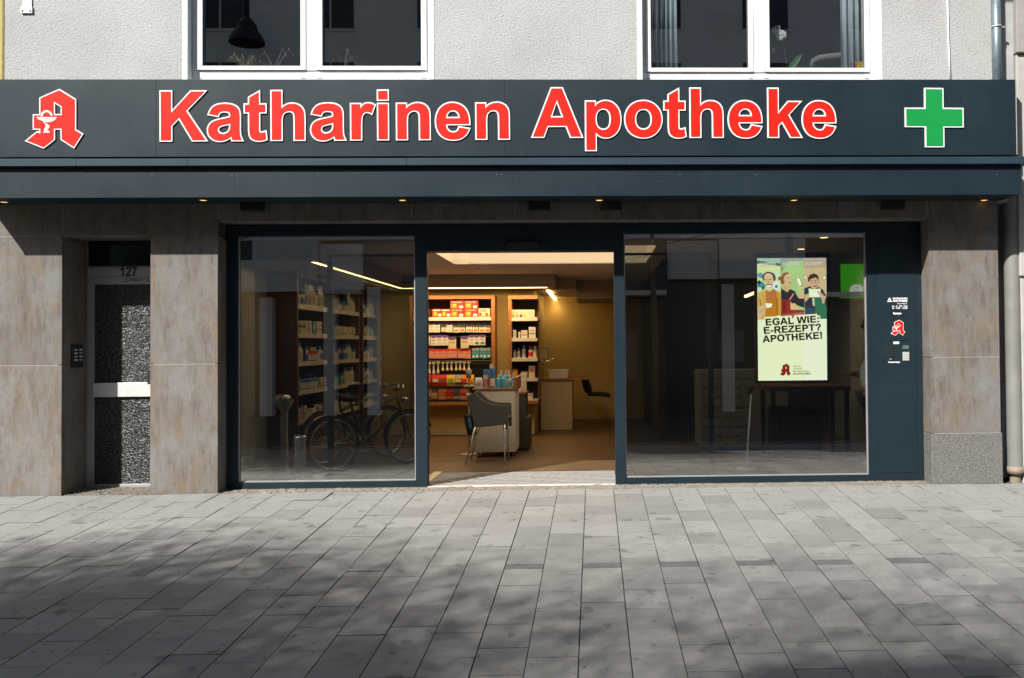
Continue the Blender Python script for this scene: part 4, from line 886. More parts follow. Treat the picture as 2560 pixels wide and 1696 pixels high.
mdl = dict(
 red_s=carton('carton', .155, .135, .12, 'red', [(.08, .78, .86, .92, 'white'), (.1, .1, .55, .7, 'orange'), (.2, .28, .42, .6, 'yellow'), (.62, .1, .95, .42, 'white')]),
 red_l=carton('carton', .222, .135, .14, 'red', [(.1, .76, .86, .92, 'pink'), (.06, .1, .5, .66, 'orange'), (.2, .3, .42, .6, 'yellow'), (.66, .1, .95, .4, 'white')]),
 white_r=carton('carton', .19, .145, .12, 'cream', [(.1, .6, .7, .86, 'pink'), (.0, .0, 1, .16, 'orange'), (.05, .16, .25, .5, 'red'), (.6, .16, .8, .46, 'red')]),
 pouch_a=pouch('hanging_pack', .094, .17, 'white', 'purple', 'cream'), pouch_b=pouch('hanging_pack', .094, .17, 'white', 'purple', 'orange'), pouch_t=pouch('hanging_pack', .094, .17, 'white', 'purple', 'teal'), pouch_l=pouch('hanging_pack', .13, .2, 'cream', 'purple', 'cream'),
 red_p=pouch('hanging_pack', .11, .155, 'pink', 'red', 'pink'), teal_p=pouch('hanging_pack', .062, .17, 'teal', 'grey', 'white'), brush=tubebrush('brush', .2), brush_s=tubebrush('brush', .15))
q = lambda u, v, y=yAi: W(u, v, y)
for i, u in enumerate((1040, 1060, 1093, 1115)): item('carton', mdl['red_s'], q(u, 793.5) + Vector((0, .05, 0)), 'small red carton with orange print on the top shelf, %s from left' % ORD[i], 'carton', 'small red cartons on the wide wall shelf')
lab4 = ['upper red carton with orange print on the left wide stack', 'upper red carton with orange print on the stack beside the white carton', 'lower red carton with orange print in the left wide stack', 'lower red carton with orange print next to the white carton']
zt_ = q(1140, 793.5).z
for i, (u, r_) in enumerate(((1143, 1), (1178, 1), (1143, 0), (1178, 0))): item('carton', mdl['red_l'], Vector((q(u, 790).x, yAi + .06, zt_ + r_ * .1365)), lab4[i], 'carton', 'red cartons stacked in twos')
item('carton', mdl['white_r'], Vector((q(1211, 790).x, yAi + .06, zt_)), 'cream white carton with red print at the end of the top shelf', 'carton')
for rows, key, cols, lab, grp in ((831, 'pouch_a', (1079, 1093, 1110, 1124, 1036), 'white hanging pack with purple header and plain front, upper hook row', 'plain packs on the upper hook row'), (831, 'pouch_b', (1140, 1155, 1172, 1188, 1204, 1219), 'white hanging pack with purple header and orange picture, upper hook row', 'orange picture packs on the upper hook row'),
    (864, 'pouch_a', (1036, 1068, 1084, 1098, 1113, 1179), 'white hanging pack with purple header on the second hook row', 'small white packs on the second hook row'), (872, 'pouch_l', (1130, 1162), 'wide cream hanging pack with purple header on the second hook row', 'wide cream packs on the second hook row'), (864, 'pouch_t', (1192, 1206), 'hanging pack with teal foot on the second hook row', 'teal footed packs on the second hook row'),
    (896, 'red_p', (1036, 1072, 1086, 1101, 1117, 1134, 1152, 1168), 'pale pack with red header on the third hook row', 'red headed packs on the third hook row'), (896, 'teal_p', (1184, 1193, 1203, 1212, 1222), 'slim teal pack on the third hook row beside the shelf side', 'teal packs on the third hook row'),
    (935, 'brush', (1073, 1084, 1095), 'long cream brush hanging at the left of the brush rail', 'long brushes on the brush rail'), (927, 'brush_s', (1107, 1118, 1128, 1140, 1150, 1160, 1172), 'short cream brush hanging on the brush rail', 'short brushes on the brush rail')):
    for oi_, u in enumerate(sorted(cols)): item(('brush' if 'brush' in key else 'hanging_pack'), mdl[key], q(u, rows) + Vector((0, R.uniform(0, .03), R.uniform(-.006, .006))), lab.replace(' with purple header', '').replace('hanging ', '') + ', %s from left' % ORD[oi_], 'brush' if 'brush' in key else 'pack', grp)
m = MB(); 
for v in (811, 843, 874, 905): z = ZA(v - 2); m.box(XA(1027), XA(1232), yA + .3, yA + .315, z - .006, z + .006)
tag(m.build('hook_rails', M_alud), 'thin dark metal hook rails across the wide wall shelf', 'rail')
sc_cols = [('red', 'pink', 'red'), ('red', 'cream', 'brown'), ('red', 'brown', 'red'), ('yellow', 'green', 'green'), ('grey', 'yellow', 'navy'), ('orange', 'red', 'brown'), ('yellow', 'orange', 'yellow')]
nm = ['dark red', 'red and cream', 'plain red', 'green and yellow', 'grey and blue', 'orange red', 'yellow']
for i, u in enumerate((1062 + 6, 1089, 1108, 1127, 1146, 1160, 1176)): item('sweet_bag', sachet('sweet_bag', .125, .185, *sc_cols[i]), q(u, 965), nm[i] + ' bag of sweets in the upper bag row of the wide shelf', 'sweet bag')
sc2 = [('orange', 'cream', 'purple'), ('brown', 'cream', 'yellow'), ('orange', 'orange', 'cream'), ('red', 'red', 'pink'), ('purple', 'brown', 'cream'), ('orange', 'red', 'cream')]
nm2 = ['orange and cream', 'brown bag with cream label', 'bright orange', 'red bag with pale foot', 'purple', 'orange bag with red band']
for i, u in enumerate((1071, 1086, 1106, 1124, 1142, 1160)): item('sweet_bag', sachet('sweet_bag', .125, .19, *sc2[i]), q(u, 1000), nm2[i] + ' in the lowest row of the wide shelf', 'sweet bag')
for v in (967, 1003): m = MB(); m.box(XA(1029), XA(1231), yA + .01, yA + .16, ZA(v) - .012, ZA(v)); tag(m.build('ledge', M_board), {967: 'dark ledge under the upper row of sweet bags', 1003: 'dark ledge under the lowest row of sweet bags'}[v], 'ledge')
# corner case
yB = 5.36; XBf = lambda u: W(u, 870, yB).x; ZB = lambda v, u=1305: W(u, v, yB).z
shelf_case('narrow wooden corner shelf right of the ochre wall strip', XBf(1271), XBf(1344), ZB(1010), ZB(739), yB, .42, [ZB(796), ZB(847), ZB(897), ZB(947), ZB(1000)], True)
yBi = yB + .09
for i, (u, c_) in enumerate(((1284, 'green'), (1293, 'pink'), (1303, 'purple'), (1313, 'yellow'), (1322, 'cream'), (1332, 'cream'))): item('carton', carton('carton', .062, .135, .1, 'cream', [(.15, .05, .85, .45, c_), (.2, .6, .7, .75, 'grey')]), Vector((W(u, 790, yBi).x, yBi, ZB(795))), ['cream carton with green print', 'cream carton with pink print', 'cream carton with purple print', 'cream carton with yellow print', 'plain cream carton, left one of two', 'plain cream carton at the open end'][i] + ', top of corner shelf', 'carton')
for u, w_, h_, n_, p_ in ((1287, .05, .14, 'tall slim white carton on second board of corner shelf', 'grey'), (1298.5, .03, .105, 'tiny slim white carton on second board of corner shelf', 'grey'), (1311, .1, .13, 'square white carton with red dashes on the corner shelf', 'red'), (1331, .11, .185, 'tall cream carton with green print on the corner shelf', 'green')):
    item('carton', carton('carton', w_, h_, .09, 'white', [(.1, .35, .9, .48, p_), (.2, .65, .8, .75, 'grey')]), Vector((W(u, 845, yBi).x, yBi, ZB(846))), n_, 'carton')
for u, h_, r_, b, c_, l_, n_ in ((1287, .14, .026, 'white', 'white', 'grey', 'plain white carton like tube on the third board of corner shelf'), (1297, .165, .028, 'white', 'blue', 'grey', 'white bottle with blue cap, shorter one on the corner shelf'), (1310, .21, .034, 'white', 'blue', 'grey', 'tall white bottle with blue cap on the corner shelf'), (1327, .2, .042, 'white', 'red', 'red', 'white bottle with red cap and red label on the corner shelf'), (1338, .2, .036, 'cream', 'cream', 'cream', 'cream bottle at the open end of the corner shelf')):
    item('bottle', bottle('bottle', r_, h_, b, c_, l_, .55), Vector((W(u, 895, yBi).x, yBi, ZB(896))), n_, 'bottle')
for u, w_, h_, b, p_, n_ in ((1288, .09, .15, 'orange', 'yellow', 'orange carton on the fourth board of the corner shelf'), (1311, .11, .11, 'grey', 'white', 'low grey carton on the fourth board of the corner shelf'), (1330, .1, .2, 'cream', 'pink', 'tall pale carton at the end of the fourth board of corner shelf')):
    item('carton', carton('carton', w_, h_, .1, b, [(.1, .5, .9, .8, p_)]), Vector((W(u, 945, yBi).x, yBi, ZB(946))), n_, 'carton')
item('carton', carton('carton', .1, .1, .1, 'white', [(.1, .5, .9, .7, 'pink')]), Vector((W(1325, 999, yBi).x, yBi, ZB(999))), 'white carton on the lowest board of the corner shelf', 'carton')

# ---- left wall: three shelf cases seen through the left pane
M_wood_dim = plain('orange_wood_dimmed', (.11, .042, .018), .5, vary=.2, scale=14)  # copy of the orange wood, darkened in colour for the dim light here
def side_case(label, ya, yb, z0, z1, boards):
    c = thing('shelf_unit', label, 'shelf', (-3.65, (ya + yb) / 2, z0)); xf, xb_ = -3.65, XL + .004; w_ = .06
    m = MB(); m.box(xb_, xf, ya, ya + w_, z0, z1); m.box(xb_, xf, yb - w_, yb, z0, z1); m.box(xb_, xf, ya + w_, yb - w_, z1 - .06, z1); m.box(xb_, xf, ya + w_, yb - w_, z0, z0 + .06); m.build('case', M_wood_dim, c, bevel=.002)
    m = MB(); m.box(xb_ + .002, xb_ + .02, ya + w_, yb - w_, z0 + .06, z1 - .06); m.build('back_board', M_board, c)
    for z in boards: m = MB(); m.box(xb_ + .021, xf - .012, ya + w_, yb - w_, z - .02, z); m.build('shelf_board', M_lip, c); m = MB(); m.box(xf - .011, xf - .001, ya + w_, yb - w_, z - .045, z + .014); m.build('price_rail', M_lip, c)
boardsL = [2.03, 1.67, 1.315, .955, .585]
units = [('left case by radiator', 1.69, 3.0), ('middle left case', 3.17, 4.6), ('rear left case', 4.76, 5.72)]
kinds = []
def kind(word, part, me, w_): kinds.append((word, part, me, w_))
kind('plain white bottle', 'bottle', bottle('bottle', .036, .2, 'white', 'white', 'grey'), .08); kind('white pump bottle', 'bottle', bottle('bottle', .032, .24, 'white', 'white', 'cream', .4, True), .075); kind('squat cream jar', 'bottle', bottle('bottle', .044, .12, 'cream', 'white', 'white', .8), .096)
kind('white bottle with blue cap', 'bottle', bottle('bottle', .034, .21, 'white', 'blue', 'blue'), .078); kind('white carton with grey band', 'carton', carton('carton', .06, .18, .06, 'white', [(.1, .3, .9, .5, 'grey'), (.2, .7, .8, .8, 'blue')]), .066); kind('cream carton with green band', 'carton', carton('carton', .085, .14, .07, 'cream', [(.0, .05, 1, .4, 'green')]), .092)
kind('blue bottle', 'bottle', bottle('bottle', .036, .2, 'blue', 'navy', 'white'), .08); kind('red bottle', 'bottle', bottle('bottle', .036, .19, 'red', 'white', 'white'), .08); kind('tall white bottle', 'bottle', bottle('bottle', .043, .29, 'white', 'white', 'grey', .5), .095)
kind('teal carton', 'carton', carton('carton', .055, .16, .06, 'teal', [(.1, .4, .9, .8, 'white')]), .062); kind('brown bottle', 'bottle', bottle('bottle', .03, .17, 'brown', 'white', 'cream', .5), .068); kind('orange carton', 'carton', carton('carton', .07, .11, .06, 'orange', [(.1, .3, .9, .7, 'white')]), .078); kind('slim pale tube', 'bottle', bottle('bottle', .022, .16, 'pink', 'white', 'white', .9), .052); kind('navy carton', 'carton', carton('carton', .05, .2, .06, 'navy', [(.1, .5, .9, .8, 'white')]), .057)
bname = ['top', 'second', 'third', 'fourth', 'lowest']
mix = [[0, 0, 8, 1, 6, 3, 12], [4, 4, 5, 2, 10, 12, 9], [0, 2, 7, 5, 3, 1, 11, 13], [5, 4, 1, 6, 0, 3, 9, 10], [3, 5, 4, 2, 1, 12, 11]]
count = {}
for ui, (un, ya, yb) in enumerate(units):
    side_case(un + ', wooden with rows of pale bottles', ya, yb, .42, 2.44, boardsL)
    for bi, z in enumerate(boardsL):
        y = ya + .12; prev = None
        while y < yb - .11:
            if prev is None or R.random() < .42: prev = R.choice(mix[bi])
            word, part, me, w_ = kinds[prev]; key = (ui, bi, word); count[key] = count.get(key, 0) + 1
            item(part, me, (-3.705 + R.uniform(-.03, .0), y, z + .0005), '%s, %s of its kind, %s board of %s' % (word, ORD[min(15, count[key] - 1)], bname[bi], un), part, 'goods on the %s board of the %s' % (bname[bi], un), math.pi / 2 + R.uniform(-.08, .08))
            y += w_ * R.uniform(1.0, 1.12) + (R.uniform(.05, .14) if R.random() < .08 else 0)
# ---- radiator
rd = thing('radiator', 'tall white ribbed radiator on the left wall behind the pane', 'radiator', (-3.86, .57, .2))
ra, rb, rz0, rz1 = .345, .82, .20, 2.38
m = MB(); m.box(-3.90, -3.84, ra, rb, rz0, rz1); m.build('body', M_upvc, rd, bevel=.006)
rib = MB(); rib.box(-.006, .006, -.009, .009, 0, rz1 - rz0 - .06); rme = rib.mesh('rib', M_upvc)
for i in range(16): put('rib', rme, rd, Vector((-3.832, ra + .028 + i * (rb - ra - .056) / 15, rz0 + .03)) - rd.location)
for z in (.5, 2.1): m = MB(); m.box(XL + .002, -3.901, .55, .59, z, z + .05); m.build('bracket', M_upvc, rd)
# ---- sanitiser column, bin, small box
y_ = .86; c0 = W(711, 1196, y_); cz = zF; zt = lambda v: W(711, v, y_).z
pd = thing('sanitiser_column', 'pale column with funnel head and chrome dispenser beside the radiator', 'dispenser', (c0.x, y_, cz))
M_pale = plain('pale_plastic', (.62, .62, .58), .5, vary=.05)
x0, x1, z0, z1 = rc(697, 1178, 728, 1203, y_); m = MB(); m.lathe([(.09, cz), (.09, cz + .03), (.062, cz + .06), (.058, zt(1176)), (.046, zt(1170))], (c0.x, y_, 0), 20); m.build('foot', M_pale, pd)
m = MB(); m.lathe([(.045, zt(1170)), (.041, zt(1100)), (.040, zt(1028))], (c0.x, y_, 0), 20); m.build('column', M_pale, pd)
m = MB(); m.lathe([(.041, zt(1028)), (.07, zt(1018)), (.10, zt(1005)), (.105, zt(1000))], (c0.x, y_, 0), 20); m.build('funnel', M_pale, pd)
m = MB(); m.ball((c0.x - .02, y_, zt(997)), .095, .08, .055, 14, 8); m.build('chrome_head', M_steel, pd)
y_ = .66; b0 = W(751, 1200, y_); tz = W(751, 1090, y_).z; r_ = (W(768, 1150, y_).x - W(736, 1150, y_).x) / 2
bn = thing('waste_bin', 'tall slim polished steel bin behind the left pane', 'bin', (b0.x, y_, zF))
m = MB(); m.lathe([(.001, zF), (r_ * .9, zF), (r_ * .94, zF + .02), (r_ * .9, zF + .2), (r_, tz - .02), (r_, tz), (r_ * .93, tz), (r_ * .92, tz - .06), (.001, tz - .06)], (b0.x, y_, 0), 24); m.build('shell', M_steel, bn)
for k, (a, b) in enumerate(((0, .016), (0, -.016), (.016, 0), (-.016, 0))): m = MB(); an = -1.2; m.ball((b0.x + r_ * .96 * math.cos(an + a * 14), y_ + r_ * .96 * math.sin(an + a * 14), tz - .13 + b), .006, n=6, k=4); m.build('hole', M_black, bn)
x0, x1, z0, z1 = rc(781, 1190, 807, 1206, .55); m = MB(); m.box(x0, x1, .55, .65, zF, zF + .085); tag(m.build('door_stop', M_pale, bevel=.008), 'small white block on the floor beside the steel bin', 'door stop')
# ---- bicycles set inside the shop in place of their reflections in the pane
M_tyre = plain('greyed_tyre', (.10, .09, .08), .85); M_bike = plain('grey_bike_paint', (.10, .095, .09), .45)  # tyres and paint greyed so the bicycles look faint like reflections
def bicycle(label, front, rear, yaw_h):
    f = Vector(front); r = Vector(rear); d = (f - r); L = d.length; ang = math.atan2(d.y, d.x)
    root = thing('bicycle', label, 'bicycle', (r.x, r.y, zF), 'bicycles standing in for reflections in the left pane'); root.rotation_euler.z = ang; RW = .335
    for k, x in enumerate((0, L)):
        m = MB(); m.tube([(x + RW * math.cos(a) * .95, 0, RW + RW * math.sin(a) * .95) for a in [2 * math.pi * i / 28 for i in range(28)]], .019, 7, closed=True); w_ = m.build('wheel', M_tyre, root, world=False)
        m = MB(); m.tube([(x + RW * math.cos(a) * .88, 0, RW + RW * math.sin(a) * .88) for a in [2 * math.pi * i / 28 for i in range(28)]], .011, 6, closed=True); m.build('rim', M_steel, w_, world=False)
        m = MB()
        for i in range(18): a = 2 * math.pi * i / 18; m.tube([(x + .02 * math.cos(a + .5), .02 * (-1) ** i, RW + .02 * math.sin(a + .5)), (x + RW * .86 * math.cos(a), 0, RW + RW * .86 * math.sin(a))], .0022, 4, cap=False)
        m.tube([(x, -.05, RW), (x, .05, RW)], .02, 8); m.build('spokes', M_steel, w_, world=False)
        m = MB(); m.box(x + RW * .6, x + RW * .62 + .03, -.02, .02, RW - .012, RW + .02); m.build('reflector', pal['orange'], w_, world=False)
        m = MB(); m.tube([(x + (RW + .02) * math.cos(a), 0, RW + (RW + .02) * math.sin(a)) for a in [rad(20 + 12 * i) for i in range(14)]], .016, 6); m.build('mudguard', M_black, root, world=False)
    hd = (L - .16, 0, .86); bb = (.42, 0, .3); stt = (.24, 0, .78)
    m = MB(); m.tube([bb, stt], .017, 8); m.tube([bb, (L - .13, 0, .72)], .019, 8); m.tube([(.28, 0, .68), hd], .016, 8); m.tube([bb, (0, .04, RW)], .01, 6); m.tube([bb, (0, -.04, RW)], .01, 6); m.tube([(.27, 0, .7), (0, .04, RW)], .009, 6); m.tube([(L - .1, 0, .66), hd], .02, 8)
    m.tube([(L - .1, .05, .66), (L, .05, RW)], .012, 6); m.tube([(L - .1, -.05, .66), (L, -.05, RW)], .012, 6); m.build('frame', M_bike, root, world=False)
    m = MB(); m.tube([(L - .26, -.3, .98), (L - .2, -.2, 1.0), (L - .12, -.08, 1.02), (L - .12, .08, 1.02), (L - .2, .2, 1.0), (L - .3, .3, .98)], .012, 8); m.tube([hd, (L - .13, 0, 1.02)], .014, 8); m.build('handlebar', M_steel, root, world=False)
    for s in (-1, 1): m = MB(); m.tube([(L - .3, s * .3, .98), (L - .4, s * .31, .965)], .017, 8); m.build('grip', M_black, root, world=False)
    m = MB(); m.ball((.2, 0, .87), .14, .08, .04, 12, 6); m.tube([stt, (.22, 0, .86)], .013, 8); m.build('saddle', M_black, root, world=False)
    m = MB(); m.lathe([(.001, -.06), (.05, -.05), (.055, .0), (.001, .02)], (L - .05, 0, .84), 10); m.build('headlight', M_steel, root, world=False)
    m = MB(); m.tube([(bb[0] + .09 * math.cos(a), .03, .3 + .09 * math.sin(a)) for a in [2 * math.pi * i / 16 for i in range(16)]], .006, 5, closed=True); m.tube([(bb[0], .04, .3), (bb[0] + .12, .07, .2)], .009, 6); m.tube([(bb[0], -.04, .3), (bb[0] - .12, -.07, .4)], .009, 6); m.build('crank', M_steel, root, world=False)
bicycle('dark bicycle standing in for a reflection, its front wheel next to the door post', (-2.38, 2.1, 0), (-3.12, 1.38, 0), 0)
bicycle('dark bicycle standing in for a reflection, behind the other one against the shelves', (-2.82, 2.85, 0), (-3.42, 2.0, 0), 0)
# ---- trolley counter in the doorway
yt = 2.68; x0, x1, z0, z1 = rc(1189, 972, 1288, 1131, yt)
tc = thing('trolley_counter', 'white sales trolley with wooden top standing in the doorway', 'counter', ((x0 + x1) / 2, yt, zF))
M_wht = plain('white_laminate', (.76, .75, .71), .45, vary=.03)
ztop_ = W(1240, 976, yt).z; m = MB(); m.box(x0, x1, yt, yt + .62, z0, ztop_); m.build('body', M_wht, tc, bevel=.003)
m = MB(); m.box(x0 - .045, x1 + .02, yt - .012, yt + .64, ztop_ + .001, ztop_ + .022); m.build('top', M_wood, tc, bevel=.003)
m = MB(); m.box(x1 - .012, x1 + .03, yt, yt + .62, ztop_ + .022, W(1240, 944, yt).z); m.build('end_board', M_wood, tc)
for a in (x0 + .03, x1 - .03):
    for b in (.06, .56): m = MB(); m.lathe([(.001, -.012), (.03, -.012), (.03, .012), (.001, .012)], (0, 0, 0), 12); m.xf(Matrix.Translation((a, yt + b, zF + .031)) @ Matrix.Rotation(rad(90), 4, 'Y')); m.box(a - .016, a + .016, yt + b - .016, yt + b + .016, zF + .061, z0 - .0005); m.build('caster', M_alud, tc)
zc = ztop_ + .0225
yy = yt + .1
tb = bottle('bottle', .075, .30, 'white', 'blue', 'white', .8); spr = bottle('bottle', .055, .27, 'white', 'blue', 'pink', .98); big = bottle('bottle', .062, .37, 'white', 'white', 'pink', .42)
def on_top(name, me, u, label, cat, dy=0.0): item(name, me, Vector((W(u, 970, yy + dy).x, yy + dy, zc)), label, cat)
on_top('bottle', bottle('bottle', .036, .255, 'white', 'blue', 'pink', .98), 1215, 'white spray can with blue cap on the trolley', 'bottle', .02); on_top('bottle', bottle('bottle', .046, .33, 'white', 'white', 'pink', .5), 1229, 'tall white bottle with blue shoulder and white cap on the trolley', 'bottle', .06)
m = MB(); 
on_top('bottle', bottle('bottle', .034, .27, 'blue', 'blue', 'white', .98), 1231, 'bottle with broad blue cap in front of the tall white one', 'bottle', -.045)
for i, u in enumerate((1246, 1259)): on_top('bottle', bottle('bottle', .036, .19, 'sky', 'white', 'sky', .35, False), u, ('turquoise bottle with white cap, nearer the spray cans', 'turquoise bottle with white cap, second from spray cans')[i], 'bottle')
for i, u in enumerate((1252, 1264, 1272)): on_top('bottle', bottle('bottle', .03, .24, 'sky', 'white', 'white', .4, False), u, ['white capped bottle in the back row between turquoise bottles', 'white capped bottle behind the second turquoise bottle', 'white capped bottle at the right of the back row'][i], 'bottle', .12)
on_top('bottle', bottle('bottle', .026, .18, 'white', 'white', 'sky', .4), 1275, 'small white bottle with turquoise label on the trolley', 'bottle'); on_top('bottle', bottle('bottle', .026, .2, 'sky', 'white', 'white', .4), 1284, 'small turquoise bottle with white label at the trolley end', 'bottle')
m = MB(); w_ = .06
for i in range(3): m.ball((-.03 + i * .03, 0, .07), .03, .05, .08, 8, 6)
m.box(-.055, .055, -.045, .045, 0, .03); on_top('tissue_pack', m.mesh('tissue_pack', plain('film_pack', (.5, .55, .62), .3, vary=.3, scale=40)), 1197, 'crinkled white and blue film pack at the left end of the trolley', 'pack', .0)
# monitor arm / cup holder left of the trolley
ys_ = yt + .3; s0 = W(1172, 965, ys_); sd = thing('display_stand', 'grey metal stand with a cup holder behind the grey armchair', 'stand', (s0.x, ys_, zF))
m = MB(); m.tube([(s0.x + .005, ys_, zF), (s0.x + .005, ys_, s0.z)], .014, 10); m.lathe([(.13, zF), (.13, zF + .012), (.02, zF + .02)], (s0.x + .005, ys_, 0), 18); m.build('post', M_alud, sd)
x0, x1, z0, z1 = rc(1161, 963, 1186, 967, ys_); m = MB(); m.box(x0, x1, ys_ - .08, ys_ + .08, z0, z1); m.build('plate', M_alud, sd)
cz0, cz1 = W(1172, 946, ys_).z, W(1172, 925, ys_).z; m = MB(); m.lathe([(.001, cz0), (.033, cz0), (.045, cz1), (.041, cz1), (.03, cz0 + .01), (.001, cz0 + .01)], (s0.x, ys_, 0), 14); m.tube([(s0.x, ys_, z1), (s0.x, ys_, cz0)], .008, 6); m.build('cup', plain('grey_cup', (.22, .25, .24), .5), sd)
# dark cabinet behind the trolley
yk = yt + .75; x0, x1, z0, z1 = rc(1291, 985, 1319, 1108, yk)
kb = thing('cabinet', 'dark grey low cabinet with wooden top behind the white trolley', 'cabinet', (x0, yk, zF))
m = MB(); m.box(x0 - .3, x1 - .03, yk, yk + .5, W(1300, 1045, yk).z + .002, z1); m.build('upper_box', plain('charcoal_laminate', (.05, .055, .055), .5), kb, bevel=.003); m = MB(); m.box(x0 - .3, x1 + .02, yk - .03, yk + .52, zF + .03, W(1300, 1045, yk).z); m.build('lower_box', plain('olive_laminate', (.045, .048, .03), .5), kb, bevel=.003)
m = MB(); m.box(x0 - .3, x1 - .02, yk - .01, yk + .51, z1 + .001, z1 + .02); m.build('top', M_wood, kb)
item('bottle', bottle('bottle', .025, .17, 'white', 'black', 'white', .5), Vector((W(1299, 980, yk + .2).x, yk + .2, z1 + .021)), 'slim white bottle with black cap on the dark cabinet', 'bottle')
item('box', carton('carton', .1, .25, .1, 'cream', [(.1, .6, .9, .8, 'white')]), Vector((W(1308, 980, yk + .3).x, yk + .3, z1 + .021)), 'tall cream carton on the dark cabinet behind the trolley', 'carton')
# ---- grey armchair
M_ch = plain('grey_plastic_shell', (.125, .13, .115), .5, vary=.05)
ac = thing('armchair', 'grey plastic armchair with metal legs beside the white trolley', 'chair', (-1.4, 2.18, zF))
ol = [(1187, 982), (1193, 988), (1198, 993), (1205, 1000), (1212, 1005), (1222, 1009.5), (1235, 1012), (1252, 1013), (1269.6, 1013.5), (1271, 1061), (1258, 1062.5), (1222, 1067), (1186, 1070), (1183.5, 1050), (1178, 1030), (1172, 1010), (1168.6, 990)]
yc = 1.95; pts = [(W(u, v, yc).x, W(u, v, yc).z) for u, v in ol]
sh = MB(); sh.prism([ccw(pts)], yc, yc + .028); sh.prism([ccw(pts)], yc + .452, yc + .48)
A0, A1 = pts[0], pts[-1]; bk_ = [pts[-1], pts[-2], pts[-3], pts[-4], pts[-5]]
nr = 9; grid = []
for j in range(nr):
    s_ = j / (nr - 1); yy_ = yc + .028 + s_ * .424; bow = .045 * (1 - (2 * s_ - 1) ** 2); grid.append([(x - bow, yy_, z + (.02 * (1 - (2 * s_ - 1) ** 2) if i == 0 else 0)) for i, (x, z) in enumerate(bk_)])
vs = [p for g in grid for p in g] + [(p[0] + .03, p[1], p[2]) for g in grid for p in g]; n5 = len(bk_); off = nr * n5; fs = []
for j in range(nr - 1):
    for i in range(n5 - 1): a = j * n5 + i; fs.append((a, a + 1, a + n5 + 1, a + n5)); fs.append((off + a, off + a + n5, off + a + n5 + 1, off + a + 1))
    fs.append((j * n5, (j + 1) * n5, off + (j + 1) * n5, off + j * n5))
sh.add(vs, fs, 0, True); sh.build('shell', M_ch, ac, bevel=.004)
zs_ = W(1220, 1046, yc).z; m = MB(); m.box(pts[12][0] + .0, pts[9][0] - .01, yc + .029, yc + .451, zs_ - .03, zs_); m.build('seat', M_ch, ac, bevel=.008)
for dy in (.0, .455):
    for (u0, v0, u1, v1, du) in ((1188, 1068, 1163.5, 1160, 0), (1262, 1062, 1262, 1160, 0)):
        a, b = W(u0, v0, yc), W(u1, v1, yc); dd = Vector((0, dy + .012, 0)); m = MB(); m.tube([a + dd, Vector((b.x, b.y, zF)) + dd], [.013, .011], 10); m.build('leg', M_steel, ac)
    a, b = W(1258, 1062, yc), W(1271, 1074, yc); m = MB(); m.box(a.x, b.x, yc + dy, yc + dy + .026, b.z, a.z + .01); m.build('leg_socket', M_ch, ac)
x0, x1, z0, z1 = rc(1160, 1040, 1178, 1088, 2.1); bg = thing('magazine_bag', 'dark bag with a pale paper in it hanging behind the grey armchair', 'bag', (x0, 2.1, z0))
m = MB(); m.add([(x0, 2.06, z1), (x1 + .02, 2.06, z1), (x1 + .05, 2.06, z0), (x0 + .05, 2.06, z0), (x0, 2.3, z1), (x1 + .02, 2.3, z1), (x1 + .05, 2.3, z0), (x0 + .05, 2.3, z0)], [(0, 1, 2, 3), (7, 6, 5, 4), (0, 4, 5, 1), (1, 5, 6, 2), (2, 6, 7, 3), (3, 7, 4, 0)]); m.tube([(x0 + .01, 2.1, z1), (x0 + .04, 2.12, z1 + .05), (x1, 2.14, z1 + .04), (x1 + .01, 2.16, z1)], .005, 5); m.build('body', plain('black_fabric', (.018, .017, .016), .8), bg)
a = W(1173, 1052, 2.055); m = MB(); m.mbox(Matrix.Translation((a.x + .01, 2.054, a.z - .03)) @ Matrix.Rotation(rad(-10), 4, 'Y'), .02, .002, .07); m.build('paper', pal['sky'], bg)
# ---- desk, tray, visitor chair, wall dispenser in the back
yk = 6.5; x0, x1, z0, z1 = rc(1353, 947, 1431, 1057, yk)
dk = thing('desk', 'cream front desk at the back of the shop under the ochre wall', 'desk', ((x0 + x1) / 2, yk, zF))
M_crm = plain('cream_laminate', (.52, .43, .27), .5, vary=.03)
m = MB(); m.box(x0, x1, yk, yk + .7, zF, z1 - .03); m.build('front', M_crm, dk, bevel=.003); m = MB(); m.box(x0 - .01, x1 + .28, yk - .04, yk + .74, z1 - .029, z1); m.build('top', M_wood, dk, bevel=.003)
x0, x1, za, zb2 = rc(1371, 925, 1422, 938, yk + .3); tr_ = thing('basin', 'white shallow basin standing on the cream desk', 'basin', ((x0 + x1) / 2, yk + .3, z1))
m = MB(); m.add([(x0 + .03, yk + .1, z1 + .001), (x1 - .03, yk + .1, z1 + .001), (x1 - .03, yk + .42, z1 + .001), (x0 + .03, yk + .42, z1 + .001), (x0, yk + .06, zb2), (x1, yk + .06, zb2), (x1, yk + .46, zb2), (x0, yk + .46, zb2), (x0 + .02, yk + .08, zb2), (x1 - .02, yk + .08, zb2), (x1 - .02, yk + .44, zb2), (x0 + .02, yk + .44, zb2), (x0 + .05, yk + .12, z1 + .02), (x1 - .05, yk + .12, z1 + .02), (x1 - .05, yk + .4, z1 + .02), (x0 + .05, yk + .4, z1 + .02)],
    [(0, 3, 2, 1)] + [(i, (i + 1) % 4, 4 + (i + 1) % 4, 4 + i) for i in range(4)] + [(4 + i, 4 + (i + 1) % 4, 8 + (i + 1) % 4, 8 + i) for i in range(4)] + [(8 + i, 8 + (i + 1) % 4, 12 + (i + 1) % 4, 12 + i) for i in range(4)] + [(12, 13, 14, 15)]); m.build('bowl', M_white, tr_)
